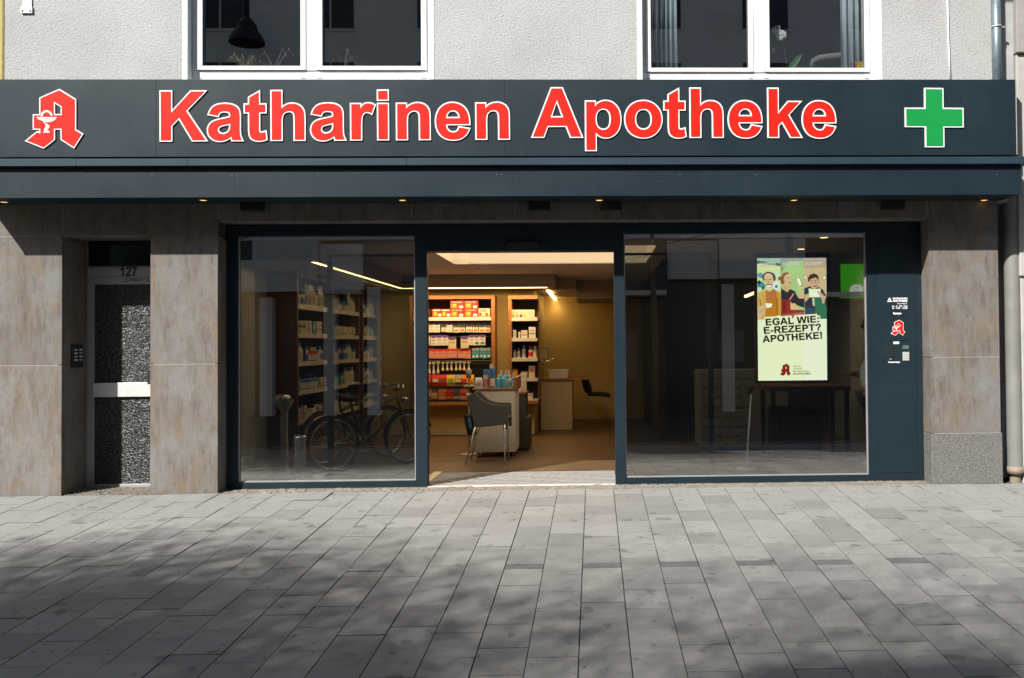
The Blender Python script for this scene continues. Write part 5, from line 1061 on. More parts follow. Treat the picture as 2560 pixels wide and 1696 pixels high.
yw = 6.9; x0, x1, z0, z1 = rc(1357, 868, 1371, 898, yw); ds = thing('paper_dispenser', 'small white wall dispenser above the desk corner', 'dispenser', (-1.0, yw, z0))
m = MB(); m.box(-1.0, x1, yw, yw + .2, z0, z1); m.build('body', M_crm, ds, bevel=.01); m = MB(); m.box(-.99, x1 + .05, yw - .03, yw + .2, z1 + .001, z1 + .015); m.build('lid', M_alu, ds)
ds = thing('water_tap', 'chrome tap with bright highlights on the wall over the desk', 'tap', (-1.0, yw, z0 - .1)); a = W(1356, 905, yw); b = W(1382, 900, yw); m = MB(); m.tube([Vector((-1.0, yw, a.z)), Vector((a.x + .05, yw, a.z)), Vector((b.x, yw, b.z)), Vector((b.x, yw, b.z - .04))], .014, 8); m.ball((b.x, yw, b.z + .01), .022, n=8, k=6); m.build('spout', M_steel, ds); m = MB(); m.ball((-.97, yw, a.z + .03), .03, n=8, k=6); m.build('handle', M_steel, ds)
yv_ = 7.3; vc = thing('visitor_chair', 'black padded visitor chair with thin metal legs at the back wall', 'chair', (W(1490, 1045, yv_).x, yv_, zF))
ol = [(1451, 943), (1462, 943), (1471, 950), (1480, 975), (1479, 983), (1464, 984), (1458, 970)]; m = MB(); m.prism([ccw([(W(u, v, yv_).x, W(u, v, yv_).z) for u, v in ol])], yv_, yv_ + .42); m.build('backrest', M_black, vc, bevel=.02)
ol = [(1468, 984), (1500, 982), (1522, 985), (1528, 990), (1524, 994), (1495, 991), (1470, 991)]; m = MB(); m.prism([ccw([(W(u, v, yv_).x, W(u, v, yv_).z) for u, v in ol])], yv_ - .02, yv_ + .44); m.build('seat', M_black, vc, bevel=.015)
for dy in (0, .4):
    a, b = W(1472, 990, yv_ + dy), W(1516, 992, yv_ + dy); c1, c2 = W(1474, 1049, yv_ + dy), W(1522, 1046, yv_ + dy)
    for p_, q2 in ((a, c1), (b, c2)): m = MB(); m.tube([p_, Vector((q2.x, q2.y, zF))], .011, 8); m.build('leg', M_alud, vc)
# ---- right hand side of the shop
yq = 2.99; x0, x1, z0, z1 = rc(1752, 926, 1882, 1133, yq)
ct = thing('tiled_counter', 'pale grey counter faced with raised square tiles behind the right pane', 'counter', ((x0 + x1) / 2, yq, zF))
M_ctr = plain('pale_grey_tile', (.30, .30, .275), .4, vary=.04)
m = MB(); m.box(x0, x1 + .5, yq + .03, yq + .75, zF + .06, z1); m.build('body', M_ctr, ct); m = MB(); m.box(x0 + .05, x1 + .45, yq + .06, yq + .7, zF, zF + .059); m.build('plinth', M_black, ct)
nx, nz = 5, 8; tw, th = (x1 - x0) / nx, (z1 - zF - .06) / nz
tm = MB(); e = .004; tm.add([(-tw/2 + e, 0, -th/2 + e), (tw/2 - e, 0, -th/2 + e), (tw/2 - e, 0, th/2 - e), (-tw/2 + e, 0, th/2 - e), (.02, -.012, -.03)], [(0, 1, 4), (1, 2, 4), (2, 3, 4), (3, 0, 4)]); tme = tm.mesh('tile', M_ctr)
for i in range(nx):
    for j in range(nz): put('tile', tme, ct, Vector((x0 + (i + .5) * tw, yq + .029, zF + .06 + (j + .5) * th)) - ct.location)
y_ = 1.51; a = G(1867, 1172, zF); ld = thing('info_stand', 'slim pale metal stand with tilted holder and round base plate', 'stand', (a.x, a.y, zF)); y_ = a.y
m = MB(); m.lathe([(.001, zF), (.13, zF), (.125, zF + .012), (.001, zF + .016)], (a.x, y_, 0), 22); m.build('base', M_alud, ld); t_ = W(1878, 985, y_); m = MB(); m.tube([(a.x, y_, zF + .01), (t_.x, y_, t_.z)], [.017, .009], 10); m.build('pole', M_upvc, ld)
b, c_ = W(1860, 1006, y_), W(1885, 966, y_); m = MB(); dv = c_ - b; m.mbox(Matrix.Translation((b + c_) / 2) @ Matrix.Rotation(-math.atan2(dv.z, dv.x), 4, 'Y'), dv.length / 2, .11, .005); m.build('holder', M_clear, ld)
y_ = 1.95; x0, x1, z0, z1 = rc(1922, 966, 2126, 985, y_); ht = thing('high_table', 'dark high table with brown top behind the screen', 'table', ((x0 + x1) / 2, y_, zF))
m = MB(); m.box(x0, x1, y_, y_ + .8, z1 - .06, z1); m.build('top', plain('dark_brown_wood', (.09, .032, .014), .45, vary=.2, scale=14), ht, bevel=.003)
for xx in (x0 + .04, x1 - .06):
    for dy in (.03, .72): m = MB(); m.box(xx, xx + .05, y_ + dy, y_ + dy + .05, zF, z1 - .061); m.build('leg', M_black, ht)
m = MB(); m.box(x0 + .12, x1 - .35, y_ + .1, y_ + .7, zF + .001, z1 - .3); tag(m.build('drawer_block', M_black, bevel=.004), 'black drawer block under the dark high table', 'drawer block')
m = MB(); m.box(1.0, 1.12, 4.6, 8.6, zF, 2.9); st('shop_wall', m, plain('dark_brown_panel', (.045, .035, .028), .6))
m = MB(); m.box(1.12, XRt, 5.6, 5.7, zF, 2.9); st('shop_wall', m, plain('dark_olive_panel', (.05, .046, .036), .6))
yq2 = 4.9; x0, x1, z0, z1 = rc(1795, 828, 1860, 905, yq2); mo = thing('poster_board', 'bluish notice board at the back behind the tiled counter', 'board', (x0, yq2, z0)); m = MB(); m.box(x0, x1, yq2, yq2 + .03, z0, z1); m.box(x0 + .05, x1 - .05, yq2 + .03, yq2 + .75, z0 + .05, z0 + .1); m.build('board', plain('blue_board', (.13, .14, .24), .5), mo)
for i in range(5): m = MB(); zz = z0 + .06 + i * .09; m.box(x0 + .05, x1 - .05, yq2 - .006, yq2 - .001, zz, zz + .05); m.build('notice', plain('notice_%d' % i, (.2, .2, .26), .5), mo)
# ================================================================== SCREEN
yP = .80; x0, x1, z0, z1 = rc(1888, 632.5, 2076, 957, yP)
scn = thing('advertising_screen', 'tall portrait screen glowing with a prescription advert behind the right pane', 'screen', ((x0 + x1) / 2, yP, z0))
sx0, sx1, sz0, sz1 = rc(1893, 645.5, 2067.5, 951.5, yP)
m = MB(); m.box(x0, x1, yP + .004, yP + .07, z0, z1); m.box(x0, sx0, yP - .012, yP + .004, z0, z1); m.box(sx1, x1, yP - .012, yP + .004, z0, z1); m.box(sx0, sx1, yP - .012, yP + .004, z0, sz0); m.box(sx0, sx1, yP - .012, yP + .004, sz1, z1); m.build('housing', M_black, scn)
pl_ = W(1972, 600, yP + .04); m = MB(); m.box(pl_.x - .035, pl_.x + .045, yP + .02, yP + .06, z1 + .0005, 2.899); m.build('ceiling_pole', M_frame, scn)
cols = {}
pmats = []
def pc(r, g, b):
    k = (r, g, b)
    if k not in cols: cols[k] = len(pmats); pmats.append(glow('screen_%d_%d_%d' % k, r, g, b, 3.7))
    return cols[k]
pr = MB(); lay = [0]
def c1(x, y): return 1860 + x / 8.7115, 600 + y / 8.7115
def c2(x, y): return 1880 + x / 8.2545, 780 + y / 8.2545
def poly(pts, col, conv=c1, keep=False):
    if not keep: lay[0] += 1
    y = yP + .0035 - lay[0] * .00012
    pr.flat([ccw([(lambda w: (w.x, w.z))(W(*conv(*p), y)) for p in pts])], y, pc(*col))
def ell(cx, cy, rx, ry, col, conv=c1, n=18, a0=0, a1=360): poly([(cx + rx * math.cos(rad(a0 + (a1 - a0) * i / n)), cy + ry * math.sin(rad(a0 + (a1 - a0) * i / n))) for i in range(n)], col, conv)
def wob(cx, cy, rx, ry, col, seed, n=11):
    rr = random.Random(seed); poly([(cx + rx * rr.uniform(.75, 1.1) * math.cos(6.283 * i / n), cy + ry * rr.uniform(.75, 1.1) * math.sin(6.283 * i / n)) for i in range(n)], col)
poly([(284, 392), (1790, 392), (1810, 3070), (310, 3070)], (232, 237, 196))
B = 1735
poly([(284, 392), (795, 392), (802, B), (300, B)], (206, 216, 150)); poly([(284, 392), (795, 392), (795, 520), (284, 455)], (150, 184, 160)); poly([(284, 455), (795, 515), (795, 572), (284, 520)], (72, 92, 86))
for (x, y, rx, ry, c_, s) in ((360, 775, 75, 60, (80, 150, 160), 1), (380, 1000, 95, 110, (70, 140, 136), 2), (330, 930, 40, 50, (30, 60, 66), 3), (700, 1010, 95, 110, (214, 228, 222), 4), (705, 1015, 35, 40, (70, 130, 140), 5), (340, 1070, 50, 40, (200, 220, 214), 6), (420, 1050, 40, 30, (40, 90, 96), 7), (730, 770, 60, 50, (190, 216, 210), 8)): wob(x, y, rx, ry, c_, s)
poly([(795, 392), (1292, 392), (1310, B), (802, B)], (163, 200, 124)); poly([(795, 392), (1292, 392), (1292, 455), (795, 470)], (146, 150, 148)); poly([(795, 470), (960, 470), (830, 700), (797, 760)], (128, 150, 104))
poly([(1292, 392), (1788, 392), (1800, B), (1310, B)], (202, 178, 134)); poly([(1292, 392), (1788, 392), (1788, 450), (1292, 455)], (180, 162, 158)); poly([(1292, 455), (1788, 450), (1788, 600), (1292, 610)], (184, 158, 126))
# first figure
SK, SK2, SKd = (214, 180, 136), (226, 196, 152), (176, 136, 96)
poly([(300, 1160), (480, 1080), (520, 1120), (520, B), (300, B)], (204, 164, 78)); poly([(640, 1080), (800, 1150), (802, B), (690, B)], (198, 150, 50)); poly([(478, 1085), (560, 1130), (650, 1060), (705, 1120), (745, B), (470, B)], (184, 112, 62)); poly([(500, 1350), (740, 1250), (760, B), (470, B)], (190, 118, 22)); poly([(330, 1300), (350, 1290), (400, 1500), (385, 1520)], (150, 104, 38)); poly([(690, 1180), (705, 1180), (740, B), (716, B)], (150, 96, 24))
poly([(400, 850), (398, 790), (430, 735), (510, 692), (590, 705), (655, 735), (688, 800), (686, 880), (640, 905), (430, 900)], (62, 52, 46)); poly([(440, 780), (480, 735), (560, 728), (612, 760), (640, 850), (645, 940), (622, 1020), (560, 1068), (505, 1030), (462, 950), (438, 880)], SK); poly([(470, 1010), (530, 1085), (600, 1085), (640, 1010), (640, 1070), (560, 1110), (480, 1075)], SK2)
poly([(462, 860), (510, 872), (510, 884), (466, 876)], (90, 66, 52)); poly([(545, 868), (590, 852), (592, 866), (548, 882)], (90, 66, 52)); poly([(520, 890), (534, 890), (548, 945), (512, 945)], SKd); poly([(466, 990), (490, 968), (540, 962), (590, 966), (625, 985), (590, 984), (545, 978), (500, 986)], (84, 60, 48)); poly([(490, 990), (590, 986), (575, 1020), (545, 1032), (510, 1018)], (240, 232, 214))
poly([(300, 1480), (380, 1430), (450, 1440), (470, 1500), (440, 1600), (370, 1690), (300, B)], SK); poly([(340, 1520), (440, 1500), (440, 1512), (345, 1540)], SKd); poly([(330, 1570), (430, 1560), (428, 1572), (335, 1590)], SKd); poly([(465, 1378), (612, 1388), (604, 1462), (500, 1490), (470, 1450)], (238, 240, 216))
# second figure
poly([(797, 850), (812, 770), (860, 722), (930, 703), (985, 730), (990, 790), (900, 860), (862, 980), (800, 950)], (134, 84, 44)); ell(777, 840, 34, 45, (140, 84, 34)); poly([(880, 800), (940, 748), (1000, 745), (1028, 800), (1040, 860), (1054, 905), (1040, 925), (1044, 950), (1026, 985), (970, 1003), (900, 985), (868, 930), (862, 870)], SK); poly([(840, 950), (890, 980), (985, 1003), (1004, 1075), (940, 1145), (830, 1060)], (206, 168, 120))
poly([(925, 826), (975, 818), (978, 834), (930, 842)], (96, 70, 50)); poly([(1010, 826), (1030, 822), (1034, 838), (1014, 840)], (96, 70, 50)); poly([(960, 930), (1030, 925), (1012, 948), (975, 948)], (160, 78, 62)); poly([(870, 900), (880, 860), (892, 900), (884, 950)], (160, 116, 78))
poly([(806, 1050), (940, 1145), (1006, 1070), (1112, 1124), (1160, 1230), (1205, 1282), (1310, 1275), (1318, 1480), (1050, 1400), (1000, 1320), (806, 1310)], (46, 42, 52)); poly([(806, 1302), (1012, 1308), (1012, 1520), (1316, 1530), (1316, B), (804, B)], (150, 42, 38)); poly([(840, 1330), (905, 1330), (905, 1600), (850, 1600)], (124, 26, 28)); poly([(804, 1640), (1316, 1560), (1316, B), (804, B)], (166, 92, 84))
poly([(1186, 1070), (1234, 1040), (1296, 1270), (1212, 1275)], SK); poly([(1160, 960), (1190, 940), (1240, 1000), (1262, 1000), (1270, 1040), (1230, 1070), (1180, 1050)], SK2); poly([(1130, 856), (1208, 818), (1282, 972), (1268, 1004), (1206, 1024)], (120, 112, 60)); poly([(1138, 858), (1202, 826), (1268, 972), (1208, 1012)], (238, 238, 214)); poly([(978, 1300), (1072, 1158), (1092, 1176), (1012, 1312)], (226, 128, 116)); poly([(1012, 1390), (1100, 1380), (1180, 1450), (1160, 1510), (1060, 1530), (1010, 1480)], (214, 186, 132))
# third figure
for cx_ in (1336, 1748): ell(cx_, 820, 34, 60, (150, 132, 92)); ell(cx_, 822, 22, 44, (238, 236, 204))
poly([(1312, 1056), (1440, 1008), (1490, 1066), (1600, 1016), (1720, 1086), (1796, 1220), (1800, B), (1330, B)], (48, 56, 66)); poly([(1396, 900), (1392, 830), (1436, 762), (1520, 728), (1606, 768), (1632, 850), (1610, 900), (1440, 930)], (70, 46, 42)); poly([(1440, 860), (1560, 820), (1618, 870), (1624, 960), (1600, 1040), (1540, 1080), (1480, 1060), (1446, 990), (1416, 940)], (206, 164, 128))
for a in (1510, 1596):
    poly([(a - 46, 880), (a + 44, 880), (a + 40, 935), (a - 36, 938)], (96, 70, 62)); poly([(a - 38, 888), (a + 36, 888), (a + 32, 928), (a - 30, 930)], (216, 180, 146))
poly([(1510, 985), (1580, 975), (1590, 1000), (1550, 1026), (1520, 1012)], (120, 40, 36)); poly([(1516, 986), (1576, 978), (1572, 990), (1522, 996)], (240, 230, 214))
poly([(1540, 1262), (1720, 1262), (1800, 1480), (1800, B), (1540, B)], (56, 112, 84)); poly([(1330, 1500), (1500, 1480), (1540, B), (1340, B)], (52, 76, 96)); poly([(1486, 1270), (1530, 1262), (1540, 1430), (1500, 1440)], (206, 204, 160)); poly([(1408, 1056), (1520, 1078), (1668, 1060), (1664, 1250), (1420, 1254)], (228, 236, 202)); poly([(1320, 1205), (1400, 1168), (1430, 1200), (1410, 1280), (1330, 1360)], (210, 168, 126)); poly([(1590, 1120), (1640, 1120), (1740, 1220), (1790, 1230), (1740, 1396), (1712, 1390), (1690, 1290)], (210, 168, 126)); poly([(1612, 1150), (1622, 1148), (1680, 1250), (1670, 1254)], SKd)
# slogan area
poly([(255, 105), (470, 95), (560, 70), (600, 92), (820, 78), (822, 130), (845, 138), (880, 68), (1345, 42), (1348, 78), (1402, 78), (1412, 200), (255, 240)], (232, 237, 196), c2)
poly([(1065, 150), (1540, 145), (1552, 1418), (1070, 1420)], (233, 238, 208), c2)
tmats = [glow('screen_text_dark', 28, 52, 8, .9), glow('screen_text_pale', 244, 250, 230, 2.6), glow('screen_text_olive', 166, 170, 104, 2.1), glow('screen_text_red', 176, 44, 14, 2.1), glow('screen_text_shade', 84, 92, 58, 2.1)]
yTx = yP + .0035 - (lay[0] + 6) * .00012
def tx(s, conv, a, b, cap, mi, bold):
    c_ = cap * (W(1900, 700, yP) - W(1900, 701, yP)).length; TX = MB()
    if mi == 1:
        e = 5; heavy(TX, s, W(*conv(a[0] + e, a[1] + e), yTx + .0002), W(*conv(b[0] + e, b[1] + e), yTx + .0002), c_, 4, None, 40)
    if mi < 2: heavy(TX, s, W(*conv(*a), yTx), W(*conv(*b), yTx), c_, mi, None, 34 if mi == 0 else 26)
    else: put_text(TX, s, W(*conv(*a), yTx), W(*conv(*b), yTx), c_, mi, bold)
    TX.build('lettering', tmats, scn, weld=False, fix=False)
tx('EGAL WIE:', c2, (290, 285), (1385, 215), 138 / 8.25, 0, .055); tx('E-REZEPT?', c2, (250, 455), (1425, 385), 138 / 8.25, 0, .055); tx('APOTHEKE!', c2, (224, 632), (1448, 552), 138 / 8.25, 0, .055)
for s, a, b in (('KARTE!', (350, 580), (692, 560)), ('DIGITAL!', (842, 580), (1226, 558)), ('PAPIER!', (1346, 578), (1708, 556))): tx(s, c1, a, b, 76 / 8.71, 1, .05)
for i, (s, w_) in enumerate((('DIGITAL.', 170), ('VOR ORT.', 200), ('MIT BERATUNG.', 345), ('DIE APOTHEKE.', 370))): tx(s, c2, (848, 1142 + i * 51), (848 + w_, 1138 + i * 51), 30 / 8.25, 2, .02 if i < 3 else .06)
pr.build('picture', pmats, scn, weld=False, fix=False)
fs = lambda x, y: (lambda w: (w.x, w.z))(W(*c2(572 + (x - 178) * (802 - 572) / 1215, 1070 + (y - 185) * (1322 - 1070) / 1235), yTx))
emblem(fs, yTx, 'pharmacy_emblem', scn, .0004, .05, [tmats[3], tmats[3]], .001)

# ================================================================== UPSTAIRS WINDOW THINGS
def curtain(label, x0, x1, y, z0, z1, folds, mat):
    m = MB(); n = folds * 8; top = []
    for i in range(n + 1):
        a = i / n; top.append((x0 + (x1 - x0) * a, y + .035 * math.sin(a * folds * 6.283) + .012 * math.sin(a * folds * 2.1)))
    vs = [(x, yy, z0) for x, yy in top] + [(x, yy, z1) for x, yy in top] ; m.add(vs, [(i, i + 1, n + 2 + i, n + 1 + i) for i in range(n)], 0, True)
    o = m.build('curtain', mat, fix=False); s = o.modifiers.new('solid', 'SOLIDIFY'); s.thickness = .003
    return tag(o, label, 'curtain')
M_cur = plain('grey_blue_curtain', (.50, .57, .62), .85, vary=.08)
xa, xb = W(1630, 90, .35).x, W(1693, 90, .35).x; curtain('grey blue curtain at the left of the right upstairs window', xa, xb, .33, siz2 + .005, zt_up if False else 5.8, 5, M_cur)
xa, xb = W(2103, 90, .35).x, W(2164, 90, .35).x; curtain('grey blue curtain at the right of the right upstairs window', xa, xb, .36, siz2 + .005, 5.8, 4, M_cur)
M_straw = plain('dry_straw', (.42, .34, .14), .8); M_straw2 = plain('dry_grass', (.33, .28, .2), .85)
def grass(label, u, y, z, n, h, spread, mat, seed):
    rr = random.Random(seed); m = MB(); b = W(u, 160, y)
    for i in range(n):
        a = rr.uniform(-1, 1); hh = h * rr.uniform(.5, 1); dx = a * spread * rr.uniform(.5, 1); dy = rr.uniform(-.5, .5) * spread * .5
        pts = [(b.x + a * .015, y, z), (b.x + dx * .4, y + dy * .4, z + hh * .6), (b.x + dx * .8, y + dy * .7, z + hh * .95), (b.x + dx * 1.15, y + dy, z + hh * (.9 - .35 * abs(a)))]
        m.tube(pts, [.0035, .0026, .002, .0013], 4, cap=False)
        if rr.random() < .5: m.ball(pts[2], .006, .006, .016, 5, 4)
    root = thing('dry_plant', label, 'plant', (b.x, y, z)); m.build('stalks', mat, root)
    m = MB(); m.lathe([(.001, z), (.05, z), (.06, z + .03), (.05, z + .045), (.001, z + .04)], (b.x, y, 0), 12); m.build('pot', M_dark if seed != 2 else M_clear, root)
grass('bushy straw coloured plant at the left of the left window', 612, .28, siz, 17, .26, .2, M_straw, 1)
grass('thin dry stalks in a clear jar, left pane of left window', 686, .28, siz, 8, .30, .26, M_straw2, 2)
grass('dry grass with seed heads in the right pane of the left window', 858, .28, siz, 11, .30, .15, M_straw2, 3)
b = W(1972, 172, .28); orc = thing('orchid', 'white orchid with one green leaf on the right window sill', 'plant', (b.x, .28, siz2))
m = MB(); top = W(1953, 95, .28); m.tube([(b.x, .28, siz2), (b.x - .02, .28, siz2 + .12), (top.x + .02, .28, top.z - .03), (top.x - .01, .28, top.z + .04)], .004, 5); t2 = W(1936, 125, .28); m.tube([(b.x - .02, .29, siz2), (t2.x + .05, .29, t2.z + .0), (t2.x, .29, t2.z + .01)], .0032, 5); m.build('stem', plain('brown_stem', (.12, .09, .05), .7), orc)
M_pet = plain('white_petal', (.78, .8, .74), .6, vary=.04)
for i, (u, v, s) in enumerate(((1939, 75, .9), (1944, 72, .8), (1948, 83, 1), (1957, 86, 1), (1950, 92, .9))):
    c = W(u, v, .26); m = MB()
    for k in range(5): a = k * 1.2566 + i; m.ball((c.x + .02 * s * math.cos(a), .26 + .004 * k, c.z + .026 * s * math.sin(a)), .03 * s, .005, .025 * s, 8, 5)
    m.build('flower', M_pet, orc)
c = W(1934, 127, .28); m = MB(); m.ball((c.x, .28, c.z), .012, .012, .03, 8, 6); m.build('bud', M_pet, orc)
m = MB(); L0, L1 = W(1974, 172, .27), W(2002, 137, .27); 
for s_, e_ in (((L0.x, L0.z), (L1.x, L1.z)),):
    n = 10; vs = []
    for i in range(n + 1):
        a = i / n; cx_, cz_ = s_[0] + (e_[0] - s_[0]) * a, s_[1] + (e_[1] - s_[1]) * a; w_ = .034 * math.sin(math.pi * min(1, a * .9 + .08)) ** .7; nx_, nz_ = -(e_[1] - s_[1]), e_[0] - s_[0]; l_ = math.hypot(nx_, nz_)
        for q_ in (-1, 0, 1): vs.append((cx_ + nx_ / l_ * w_ * q_, .27 + (.012 if q_ == 0 else 0) - .03 * a, cz_ + nz_ / l_ * w_ * q_))
    m.add(vs, [(i*3 + j, i*3 + j + 1, i*3 + j + 4, i*3 + j + 3) for i in range(n) for j in (0, 1)], 0, True)
m.build('leaf', plain('leaf_green', (.07, .17, .035), .4, vary=.25, scale=30), orc, fix=False)
m = MB(); m.lathe([(.001, siz2), (.07, siz2), (.075, siz2 + .012), (.001, siz2 + .012)], (b.x - .03, .29, 0), 14); m.build('pot', plain('green_moss', (.10, .14, .04), .8), orc)
m = MB(); pts = [W(u, v, .9) for u, v in ((2020, 190), (2022, 172), (2032, 155), (2050, 147), (2075, 144), (2104, 141), (2125, 140))]; m.tube(pts, [.03, .035, .04, .045, .045, .045, .045], 12); tag(m.build('sofa_back', plain('grey_felt', (.2, .2, .2), .95, bump=.5), None), 'rounded grey upholstered backrest behind the right window', 'sofa')
x0, x1, z0, z1 = rc(2138, 153, 2166, 173, .29); pf = thing('picture_frame', 'small wooden picture frame on the sill at the right window edge', 'picture frame', (x0, .29, siz2)); m = MB(); m.box(x0, x1, .29, .305, siz2, z1); m.build('frame', plain('light_wood', (.42, .2, .06), .5), pf, bevel=.002); m = MB(); m.box(x0 + .017, x1 - .017, .285, .2895, siz2 + .017, z1 - .017); m.build('picture', pal['yellow'], pf)

# ================================================================== PERSON behind the glass next to the service panel
yPn = 1.15; px = W(2180, 860, yPn).x; zt_p = 1.80 + zF
psn = thing('person', 'person in a pale shirt half hidden behind the service panel', 'person', (px, yPn, zF))
def skin(name, chain, mat, parent, sub=2):
    vs, ed, rs = [], [], []
    for pts in chain:
        for i, (p, r, link) in enumerate(pts):
            vs.append(Vector(p) - Vector(parent.location)); rs.append(r)
            if link is not None: ed.append((link, len(vs) - 1))
    me = bpy.data.meshes.new(name); me.from_pydata(vs, ed, []); me.materials.append(mat); o = bpy.data.objects.new(name, me); COL.objects.link(o); o.parent = parent
    sk = o.modifiers.new('skin', 'SKIN'); 
    if not me.skin_vertices: me.attributes.new('x', 'FLOAT', 'POINT')
    bm = bmesh.new(); bm.from_mesh(me); lay_ = bm.verts.layers.skin.verify(); bm.verts.ensure_lookup_table()
    for v, r in zip(bm.verts, rs): v[lay_].radius = r if isinstance(r, tuple) else (r, r)
    bm.verts[0][lay_].use_root = True; bm.to_mesh(me); bm.free()
    s = o.modifiers.new('sub', 'SUBSURF'); s.levels = sub; s.render_levels = sub
    return o
M_skin = plain('skin', (.42, .24, .16), .55, vary=.06); M_shirt = plain('pale_shirt', (.60, .59, .54), .8, vary=.05); M_trou = plain('dark_trousers', (.03, .03, .04), .8); M_hair = plain('brown_hair', (.07, .04, .025), .6)
h = 1.80; z = lambda f: zF + h * f; s_ = -1   # facing the left of the picture
hip = (px, yPn, z(.52))
B_ = [(hip, (.15, .11), None), ((px, yPn, z(.60)), (.14, .10), 0), ((px, yPn, z(.70)), (.16, .11), 1), ((px, yPn, z(.80)), (.12, .09), 2), ((px, yPn, z(.845)), .06, 3), ((px - .015, yPn, z(.885)), .055, 4), ((px - .025, yPn, z(.935)), (.085, .095), 5), ((px - .02, yPn, z(.985)), (.065, .075), 6),
      ((px, yPn - .17, z(.80)), .06, 3), ((px - .10, yPn - .21, z(.645)), .048, 8), ((px + .08, yPn - .27, z(.61)), .038, 9), ((px, yPn + .17, z(.80)), .06, 3), ((px - .02, yPn + .24, z(.64)), .048, 11), ((px - .2, yPn + .16, z(.62)), .038, 12),
      ((px, yPn - .09, z(.47)), .095, 0), ((px - .01, yPn - .1, z(.28)), .065, 14), ((px + .02, yPn - .1, z(.05)), .045, 15), ((px - .13, yPn - .1, zF + .03), .035, 16), ((px, yPn + .09, z(.47)), .095, 0), ((px + .01, yPn + .1, z(.28)), .065, 18), ((px + .05, yPn + .1, z(.05)), .045, 19), ((px - .1, yPn + .1, zF + .03), .035, 20)]
body = skin('body', [B_], M_skin, psn)
S_ = [((px, yPn, z(.5)), (.165, .125), None), ((px, yPn, z(.60)), (.155, .115), 0), ((px, yPn, z(.70)), (.175, .125), 1), ((px, yPn, z(.80)), (.135, .10), 2), ((px, yPn, z(.84)), .075, 3), ((px, yPn - .17, z(.80)), .075, 3), ((px - .10, yPn - .21, z(.645)), .064, 5), ((px + .06, yPn - .265, z(.613)), .052, 6), ((px, yPn + .17, z(.80)), .075, 3), ((px - .02, yPn + .24, z(.64)), .062, 8), ((px - .18, yPn + .165, z(.622)), .052, 9)]
skin('shirt', [S_], M_shirt, psn)
T_ = [((px, yPn, z(.53)), (.165, .125), None), ((px, yPn - .09, z(.47)), .11, 0), ((px - .01, yPn - .1, z(.28)), .082, 1), ((px + .02, yPn - .1, z(.06)), .07, 2), ((px, yPn + .09, z(.47)), .11, 0), ((px + .01, yPn + .1, z(.28)), .082, 4), ((px + .05, yPn + .1, z(.06)), .07, 5)]
skin('trousers', [T_], M_trou, psn)
for yy_, zz, wx, sg in ((yPn - .275, z(.605), px + .10, 1), (yPn + .16, z(.62), px - .21, -1)):
    H_ = [((wx - sg * .01, yy_, zz), .03, None), ((wx + sg * .05, yy_, zz), (.036, .022), 0), ((wx + sg * .085, yy_, zz), (.038, .02), 1)]
    skin('hand', [H_], M_skin, psn, 1)
    for k, (dy, ln) in enumerate(((-.028, .07), (-.009, .08), (.01, .075), (.028, .058))):
        skin('finger', [[((wx + sg * .07, yy_ + dy, zz), .0105, None), ((wx + sg * (.085 + ln * .5), yy_ + dy * 1.05, zz - .006), .0095, 0), ((wx + sg * (.085 + ln), yy_ + dy * 1.05, zz - .03), .008, 1)]], M_skin, psn, 1)
    skin('thumb', [[((wx + sg * .03, yy_ - .03, zz), .012, None), ((wx + sg * .06, yy_ - .055, zz - .005), .010, 0), ((wx + sg * .09, yy_ - .058, zz - .015), .0085, 1)]], M_skin, psn, 1)
hc = Vector((px - .025, yPn, z(.945)))
m = MB(); m.ball((hc.x + .02, hc.y, hc.z + .025), .108, .092, .115, 14, 10); m.ball((hc.x + .06, hc.y, hc.z - .02), .07, .08, .1, 12, 8); m.build('hair', M_hair, psn)
m = MB(); m.ball((hc.x - .09, hc.y, hc.z - .01), .022, .014, .026, 8, 6); m.build('nose', M_skin, psn)
for s_ in (-1, 1):
    m = MB(); m.ball((hc.x - .075, hc.y + s_ * .033, hc.z + .015), .012, .014, .008, 8, 6); m.build('eye', M_white, psn); m = MB(); m.ball((hc.x - .085, hc.y + s_ * .033, hc.z + .015), .005, .006, .006, 6, 5); m.build('pupil', M_black, psn); m = MB(); m.ball((hc.x + .005, hc.y + s_ * .092, hc.z - .005), .018, .008, .028, 8, 6); m.build('ear', M_skin, psn)
m = MB(); m.ball((hc.x - .078, hc.y, hc.z - .055), .008, .026, .007, 8, 5); m.build('mouth', pal['pink'], psn)

# ================================================================== ACROSS THE STREET (seen only in reflections)
yO = -15.6; zO = gz(-15)
op = thing('opposite_building', 'plain pale plastered building across the street with rows of windows', 'building', (0, yO, zO))
M_op = plain('pale_plaster', (.80, .80, .79), .9, vary=.06, scale=1.2); M_op2 = plain('cream_plaster', (.66, .64, .6), .9, vary=.05, scale=1.2); M_opd = plain('shop_dark', (.035, .038, .042), .3); M_opg = plain('far_window_glass', (.035, .04, .045), .1)
M_opb = plain('slate_panel', (.10, .13, .17), .5); M_opn = plain('navy_panel', (.03, .04, .055), .5); M_opw = plain('far_white', (.75, .75, .73), .6)
H1 = 11.5
m = MB(); m.box(-40, 30, yO - 8, yO, zO + 5.0, H1); m.build('wall', M_op, op)
m = MB(); m.box(-40, 30, yO - 8, yO - .25, zO - .2, zO + 5.0); m.build('shop_fronts', M_opd, op)
rr = random.Random(3); xx = -38.0; kk = 0
